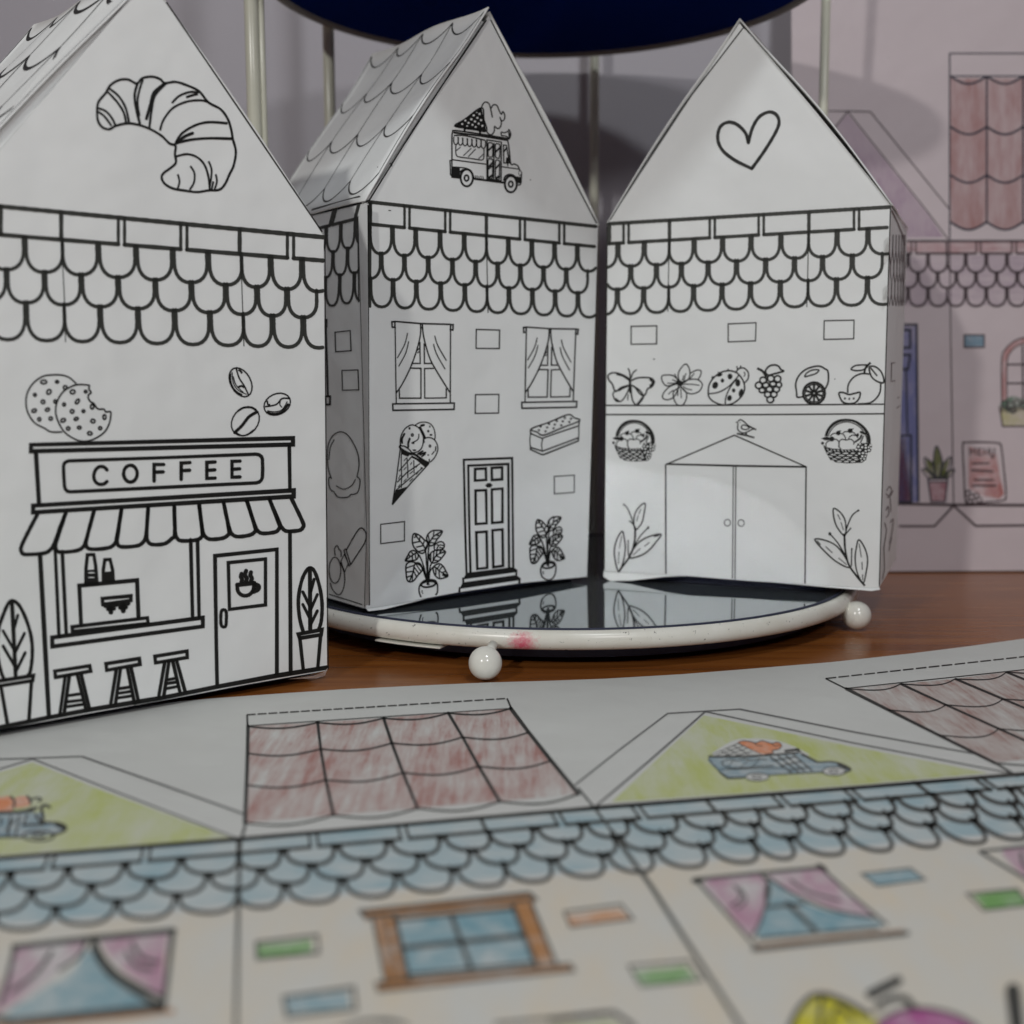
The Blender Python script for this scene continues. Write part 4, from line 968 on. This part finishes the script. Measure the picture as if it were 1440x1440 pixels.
fills("wheel_print", SHEET, [(*T2, True, "490,455 520,432 580,425 650,432 672,455 640,480 580,488 510,478"), (*T2, True, "1090,412 1120,390 1180,382 1240,390 1270,412 1240,435 1180,442 1115,435")], off=0.00006)
lines("truck_print", GREYINK, "1.3 L 200,295 435,195 620,285;1 l 260,290 470,215;1 l 330,290 500,235;1 l 420,290 540,258;1 l 300,255 370,290;1 l 350,235 440,290;1 l 400,215 520,285;1.2 c 437,195 460,177 520,180 570,192 620,175 690,195 740,187 770,210 750,240 700,250 705,270 640,280;1 c 550,185 580,210 620,215;1 c 690,195 720,215 755,212;2.4 l 205,300 500,300 700,285 900,268;1.6 l 200,315 290,420 350,465 480,460;2.6 l 295,425 352,466 475,462;1.5 l 660,442 850,432 1100,420;"
      "1.6 c 300,345 350,385 480,385 600,375 710,370;1 l 350,385 400,320;1 l 450,385 520,320;1 l 540,380 600,320;1.2 l 300,340 360,320 420,330 480,318 540,330 600,315 660,325;2 l 680,300 850,425;2 l 740,292 905,420;2 l 800,288 950,415;2 l 860,280 1010,410;1.4 l 700,330 880,300;1.4 l 760,370 930,335;1.4 l 820,405 990,380;3.2 l 930,280 1050,342;2 c 1050,342 1160,338 1250,360 1310,400 1250,425;3.6 l 1210,360 1300,395;3.6 l 800,255 900,242;2.4 l 880,240 920,262;1.5 e 580,457,92,30 1180,412,92,32;1.3 e 578,457,34,12 1175,412,34,12;1 l 290,400 800,385", 960, 1010, 5.538, off=0.00008, wk=0.95)
lines("truck_print", GREYINK, "3 l -200,400 300,385 560,350;2.4 l 480,340 620,310;2.4 c 690,300 760,265 840,300;3 l 700,330 730,560;1.6 l 460,420 380,620;2.4 l 600,430 690,560;2 l 380,600 750,590;2.2 c 750,560 960,570 1100,620 1080,700 860,770;4 l 960,590 1080,650;1.8 e 650,785,260,80;1.4 e 650,780,100,35;2 l -100,800 380,800;2 c 170,115 240,190 230,320;2.2 c 450,110 500,160 520,250;1.6 c 520,170 640,140 700,170 640,210;1.8 l 20,480 0,600;1.8 l 180,440 130,780;1.8 l 330,440 260,780;1.8 l 250,500 100,700", 0, 1110, 12)
# windows and bricks drawn on the sheet wall
F6, G6, H6 = (0, 1180, 3.6), (350, 1180, 2.88), (800, 1150, 2.25)
fills("curtain_colouring", P_PINK, [(*F6, True, "90,545 300,515 440,500 405,590 260,710 150,790 20,860 -30,870 20,700"), (*F6, True, "520,495 680,475 840,465 830,620 820,780 720,730 640,680 550,590"),
                                    (*H6, True, "430,200 590,180 630,230 600,340 570,370 500,290"), (*H6, True, "630,182 790,162 870,235 965,310 850,290 720,240"), (*H6, True, "1370,110 1500,90 1650,150 1500,210")])
fills("glass_colouring", P_BLUE, [(*F6, True, "440,560 350,680 30,880 60,925 400,890 740,840 700,800 560,690 500,590"), (*G6, False, "600,325 1070,280 1150,500 640,550"), (*H6, True, "628,200 700,240 800,290 960,320 980,345 780,365 600,380 618,300")])
fills("frame_colouring", P_BRN, off=0.00004, items= [(*G6, False, "450,290 1135,218 1165,245 1150,262 470,330"), (*G6, False, "515,582 1300,505 1318,532 525,615"), (*G6, False, "498,330 602,318 656,570 552,582"), (*G6, False, "1066,272 1145,264 1245,508 1160,518"), (*H6, False, "580,402 1058,352 1075,370 590,425"), (*F6, False, "-60,945 880,855 885,885 -60,975")])
fills("green_brick_colouring", P_GRN, [(*G6, False, "30,430 252,405 256,460 36,480"), (*H6, False, "200,487 370,470 410,515 240,532"), (*H6, False, "1275,245 1415,230 1455,272 1320,288")])
fills("blue_brick_colouring", P_BLUE, [(*G6, False, "150,645 400,615 410,680 165,705"), (*H6, False, "930,178 1078,163 1122,195 978,212")])
fills("orange_brick_colouring", P_ORG, [(*H6, False, "-15,310 160,288 195,320 5,342"), (*G6, False, "545,330 585,326 625,560 590,565")])
for t_ in ("2.6 L 30,418 278,388 283,460 34,484", "3 L 140,640 424,600 433,690 155,718"):
    lines("brick_print", BLURINK, t_, *G6)
for t_ in "1.8 L -15,297 165,273 203,320 5,345;2 L 190,468 380,452 423,513 228,533;1.8 L 925,177 1080,160 1128,195 976,215;2 L 1258,240 1418,226 1460,275 1312,292".split(";"):
    lines("brick_print", BLURINK, t_, *H6)
lines("window_print", BLURINK, "3 L 450,290 1135,218 1165,242 470,316;2.4 L 515,582 1300,505 1318,532 525,615;3 l 503,325 556,585;4 l 590,318 646,572;2 l 548,322 600,575;4 l 1070,272 1165,515;3 l 1145,262 1245,508;4.6 l 820,310 900,525;4.6 l 620,440 1110,390;3 l 600,328 1070,282;3 l 645,550 1150,502", *G6)
lines("window_print", BLURINK, "3 l 395,195 600,175 805,156;4 l 395,200 420,197;4 l 790,150 812,165;2.4 l 405,200 500,305 595,412;2.4 l 800,160 900,250 1005,338;2.4 c 610,180 635,225 605,330 580,375;2.2 c 625,185 720,245 850,295 965,315;1.8 c 520,210 545,250 510,280;1.8 c 540,220 560,260 530,290;1.8 c 700,195 760,235 860,262;4 l 690,270 780,355;3 l 630,282 740,272;4.4 l 585,415 1070,365;2.6 l 600,382 980,348", *H6)
lines("window_print", BLURINK, "5 l 70,545 480,500 880,462;4 l 75,545 40,700 0,830;5 l 875,470 850,680 825,860;4 c 480,510 520,600 620,700 820,800;7 c 490,580 560,680 720,790 820,850;3.4 c 670,530 720,600 800,622;3.4 c 640,575 690,640 770,660;3.4 c 60,770 180,680 260,570;3 c 440,510 400,590 300,660;5 l 480,500 470,560;7 l -20,905 60,925 820,850", *F6)
lines("window_print", BLURINK, "2.6 l 1300,106 1500,84;2.6 l 1305,110 1440,190 1520,240;2.4 c 1430,110 1440,150 1500,190", *H6)
fills("frame_tint", BLURINK, [(*G6, False, "340,765 410,745 470,728 560,724 620,735 660,760 600,748 480,742 410,760")])
fills("yellow_fruit_colouring", P_YEL, [(*H6, True, "690,720 705,650 740,590 790,562 870,582 930,612 970,640 960,720")])
fills("magenta_colouring", P_MAG, [(*H6, True, "970,720 985,645 1040,612 1120,602 1220,622 1290,660 1310,720")])
lines("fruit_print", GREYINK, "5 c 690,720 705,650 740,590 790,558 870,580 950,625;4 l 800,570 790,700;3.4 c 900,640 850,600 820,680;9 l 955,558 1040,515;6 c 975,600 1010,575 1060,570 1090,600;3 c 975,650 1040,612 1120,602 1220,622 1290,660;13 l 1405,545 1425,720;4 l -60,640 140,615 200,655 210,720", *H6)
fills("planter_colouring", P_OLIVE, [(*H6, False, "-60,665 130,640 170,670 180,720 -60,720")])
lines("planter_print", BLURINK, "3 l 1000,748 1250,722 1440,702", *G6)

# ------------------------------------------------------------------ colouring sheet standing behind at the right
LEAN = 0.12
y0b = 0.0
_d = ray(1340, 803); _t = -CAM_H / _d.z; y0b = (CAM + _d * _t).y
bpn = Vector((0, -1, LEAN)).normalized()
bp = Plane((0, y0b, 0), bpn)
def onb(x, z): return Vector((x, y0b + LEAN * z, z))
V = [onb(0.110, 0.0), onb(0.40, 0.0), onb(0.40, 0.262), onb(0.110, 0.262)]
V = V + [q + Vector((0, 0.0004, 0)) for q in V]
bs = new_obj("standing_sheet", V, [(0, 1, 2, 3), (7, 6, 5, 4), (0, 4, 5, 1), (1, 5, 6, 2), (2, 6, 7, 3), (3, 7, 4, 0)], PINKSHEET)
bs["label"] = "coloured cut-out sheet with MENU board standing upright against the wall behind the right house"; bs["category"] = "colouring sheet"
kw = dict(plane=bp, parent=bs)
p = Print()
p.fill([(1336, 110)] + [(1541, 110), (1541, 314)] + [(1541 - 51 * (k / 8), 314 + 8 * sin(pi * (k % 8) / 8)) for k in range(0, 33)][1:], raw=True)
p.build("roof_colouring", bp, [B_ROOF], bs, 0.00004, 0)
p = Print()
p.do("1.4 l 1335.5,75 1335.5,338;1.2 l 1335,75 1545,75;1.2 l 1335,107 1545,107")
for c in range(4):
    xa = 1336.5 + 51.2 * c; xb = xa + 51.2
    p.stroke(1.6, [(xb, 107), (xb, 314)], raw=True)
    for yy in (107, 178, 246, 312):
        p.stroke(1.9, [(xa + (xb - xa) * t, yy + 11 * sin(pi * t)) for t in (k / 10 for k in range(11))], raw=True)
p.build("roof_panel_print", bp, [B_DARK], bs, 0.00008, 0.00002)
fills("gable_colouring", B_PURP, [(0, 0, 1, False, "1192,160 1305,301 1326,333 1200,336 1185,336 1100,336 1175,180")], **kw)
lines("gable_print", B_INK, "1.1 l 1165,156 1192,156.3 1224,157;1 l 1192,156.5 1306,300 1333,336;1.1 l 1224,157 1335,294;1.2 l 1192,157 1172,182", **kw)
fills("brick_colouring", B_RED, [(0, 0, 1, False, "1262,341 1545,341 1545,355 1262,355")], **kw)
fills("tile_colouring", B_TILE, [(0, 0, 1, False, "1262,360 1545,358 1545,428 1262,430")], **kw)
p = Print()
yt, yb = (lambda x: 339.0), (lambda x: 356.5)
ledge(p, yt, yb, 1255, 1545, [1284.8, 1376, 1426, 1480], [1331.5, 1530], fl, 2.0, None, 3)
shingles(p, [1248, 1277, 1305, 1332, 1358, 1387, 1416, 1445, 1474, 1503, 1532, 1560], (1332,), yb, lambda x: 383, lambda x: 404.7, lambda x: 430.5, fl, (1255, 1546), 2.1, 1.3)
p.build("shingle_row_print", bp, [B_INK], bs, 0.00008, 0.00002)
lines("fold_line_print", B_INK, "1.1 l 1335.5,339 1337,480 1341,710;2.6 l 1262,708.5 1341,710 1545,711;2 l 1264,740 1314,740 1341,711;2 l 1341,711 1372,739.5 1545,738", **kw)
fills("door_colouring", B_BLUE, [(0, 0, 1, False, "1262,459 1288,459 1289.5,560 1291,706 1264,706")], **kw)
fills("door_panel_colouring", B_DRED, [(0, 0, 1, False, "1262,616 1280,616 1281,705 1262,705")], **kw)
lines("door_print", B_DARK, "2.2 l 1262,456.5 1289,456.5 1290,560 1291.5,706;2.4 L 1262,464 1280,464 1280,489 1262,489;2.4 L 1262,499 1280,499 1277,519 1262,519;1.8 l 1274,520 1275,560 1276,610;2 L 1262,613 1281,612 1281.5,706 1262,706", **kw)
K9 = (1230, 560, 5.143)
fills("pot_colouring", B_POT, [(*K9, False, "392,600 526,600 508,745 410,745")], **kw)
fills("leaf_colouring", B_GRN, [(*K9, False, "450,345 425,420 415,470 370,440 380,500 350,515 400,560 400,580 520,580 575,515 520,530 548,430 500,470 485,450 470,380")], **kw)
lines("potted_plant_print", B_DARK, "1.4 L 385,583 528,583 510,748 408,748;1.1 l 392,605 526,605;1.2 C 450,345 428,420 440,560 470,560 487,450;1.2 C 360,430 372,500 435,570 420,480 395,450;1.2 C 545,425 500,470 480,570 530,540 552,455;1.2 C 342,515 390,520 440,580 385,572;1.2 C 577,515 530,530 490,580 555,560", *K9, **kw)
fills("menu_colouring", B_MENU, [(*K9, False, "680,350 880,400 905,560 935,690 900,730 760,700 680,650")], **kw)
lines("menu_print", B_INK, "1.5 C 637,340 662,320 780,318 890,325 915,350 935,520 950,700 930,738 820,752 700,762 657,745 645,540;1.3 l 690,415 688,365 708,392 728,360 732,412;1.3 l 775,362 750,366 752,412 780,410;1.1 l 752,388 772,386;1.3 l 792,412 790,362 820,408 820,360;1.3 c 838,362 838,400 850,430 862,415 866,360;1.6 l 703,472 830,470;1.8 l 697,520 858,530;1.6 l 718,590 862,592;1.8 l 700,632 880,632", *K9, **kw)
lines("menu_flower_print", B_INK, "1.2 e 675,690,18,20 700,715,22,22 735,705,18,18 755,735,20,16 690,745,22,14;1 l 660,670 690,665", *K9, **kw)
fills("block_colouring", B_BLK, [(0, 0, 1, False, "1357,472 1383,472 1383,487 1357,487")], **kw)
lines("block_print", B_INK, "1.3 L 1356,471 1384,471 1384,488.5 1356,488.5", **kw)
fills("window_frame_colouring", B_MENU, [(0, 0, 1, False, "1409,580 1408.5,508 1414,491 1426,480 1440,475 1455,476 1468,484 1477,498 1479,580 1472,580 1471,505 1460,489 1445,483 1430,487 1420,497 1416,512 1416.5,580")], **kw)
lines("window_print", B_INK, "1.2 c 1409,580 1408.5,508 1414,491 1426,480 1440,475 1455,476 1468,484 1477,498 1479,580;1 c 1416.5,580 1416,512 1420,497 1430,487 1445,483 1460,489 1471,505 1472,580;1.6 l 1416,512.5 1471,512.5;1.6 l 1417,539 1472,539;1.6 l 1438,486 1439,570", **kw)
fills("planter_colouring", B_YEL, [(*K9, False, "905,70 1300,70 1290,200 925,200")], **kw)
fills("foliage_colouring", B_GRN2, [(*K9, True, "905,50 950,5 1010,-15 1100,10 1180,-10 1290,30 1280,85 1180,110 1060,90 1000,115 950,90")], **kw)
lines("planter_print", B_INK, "1.4 l 903,60 925,203 1290,203 1305,60;1 e 940,40,22,20 985,50,24,22 1030,35,24,24 1075,50,22,22 1000,85,20,18;1 e 1130,40,24,24 1180,50,22,22", *K9, **kw)
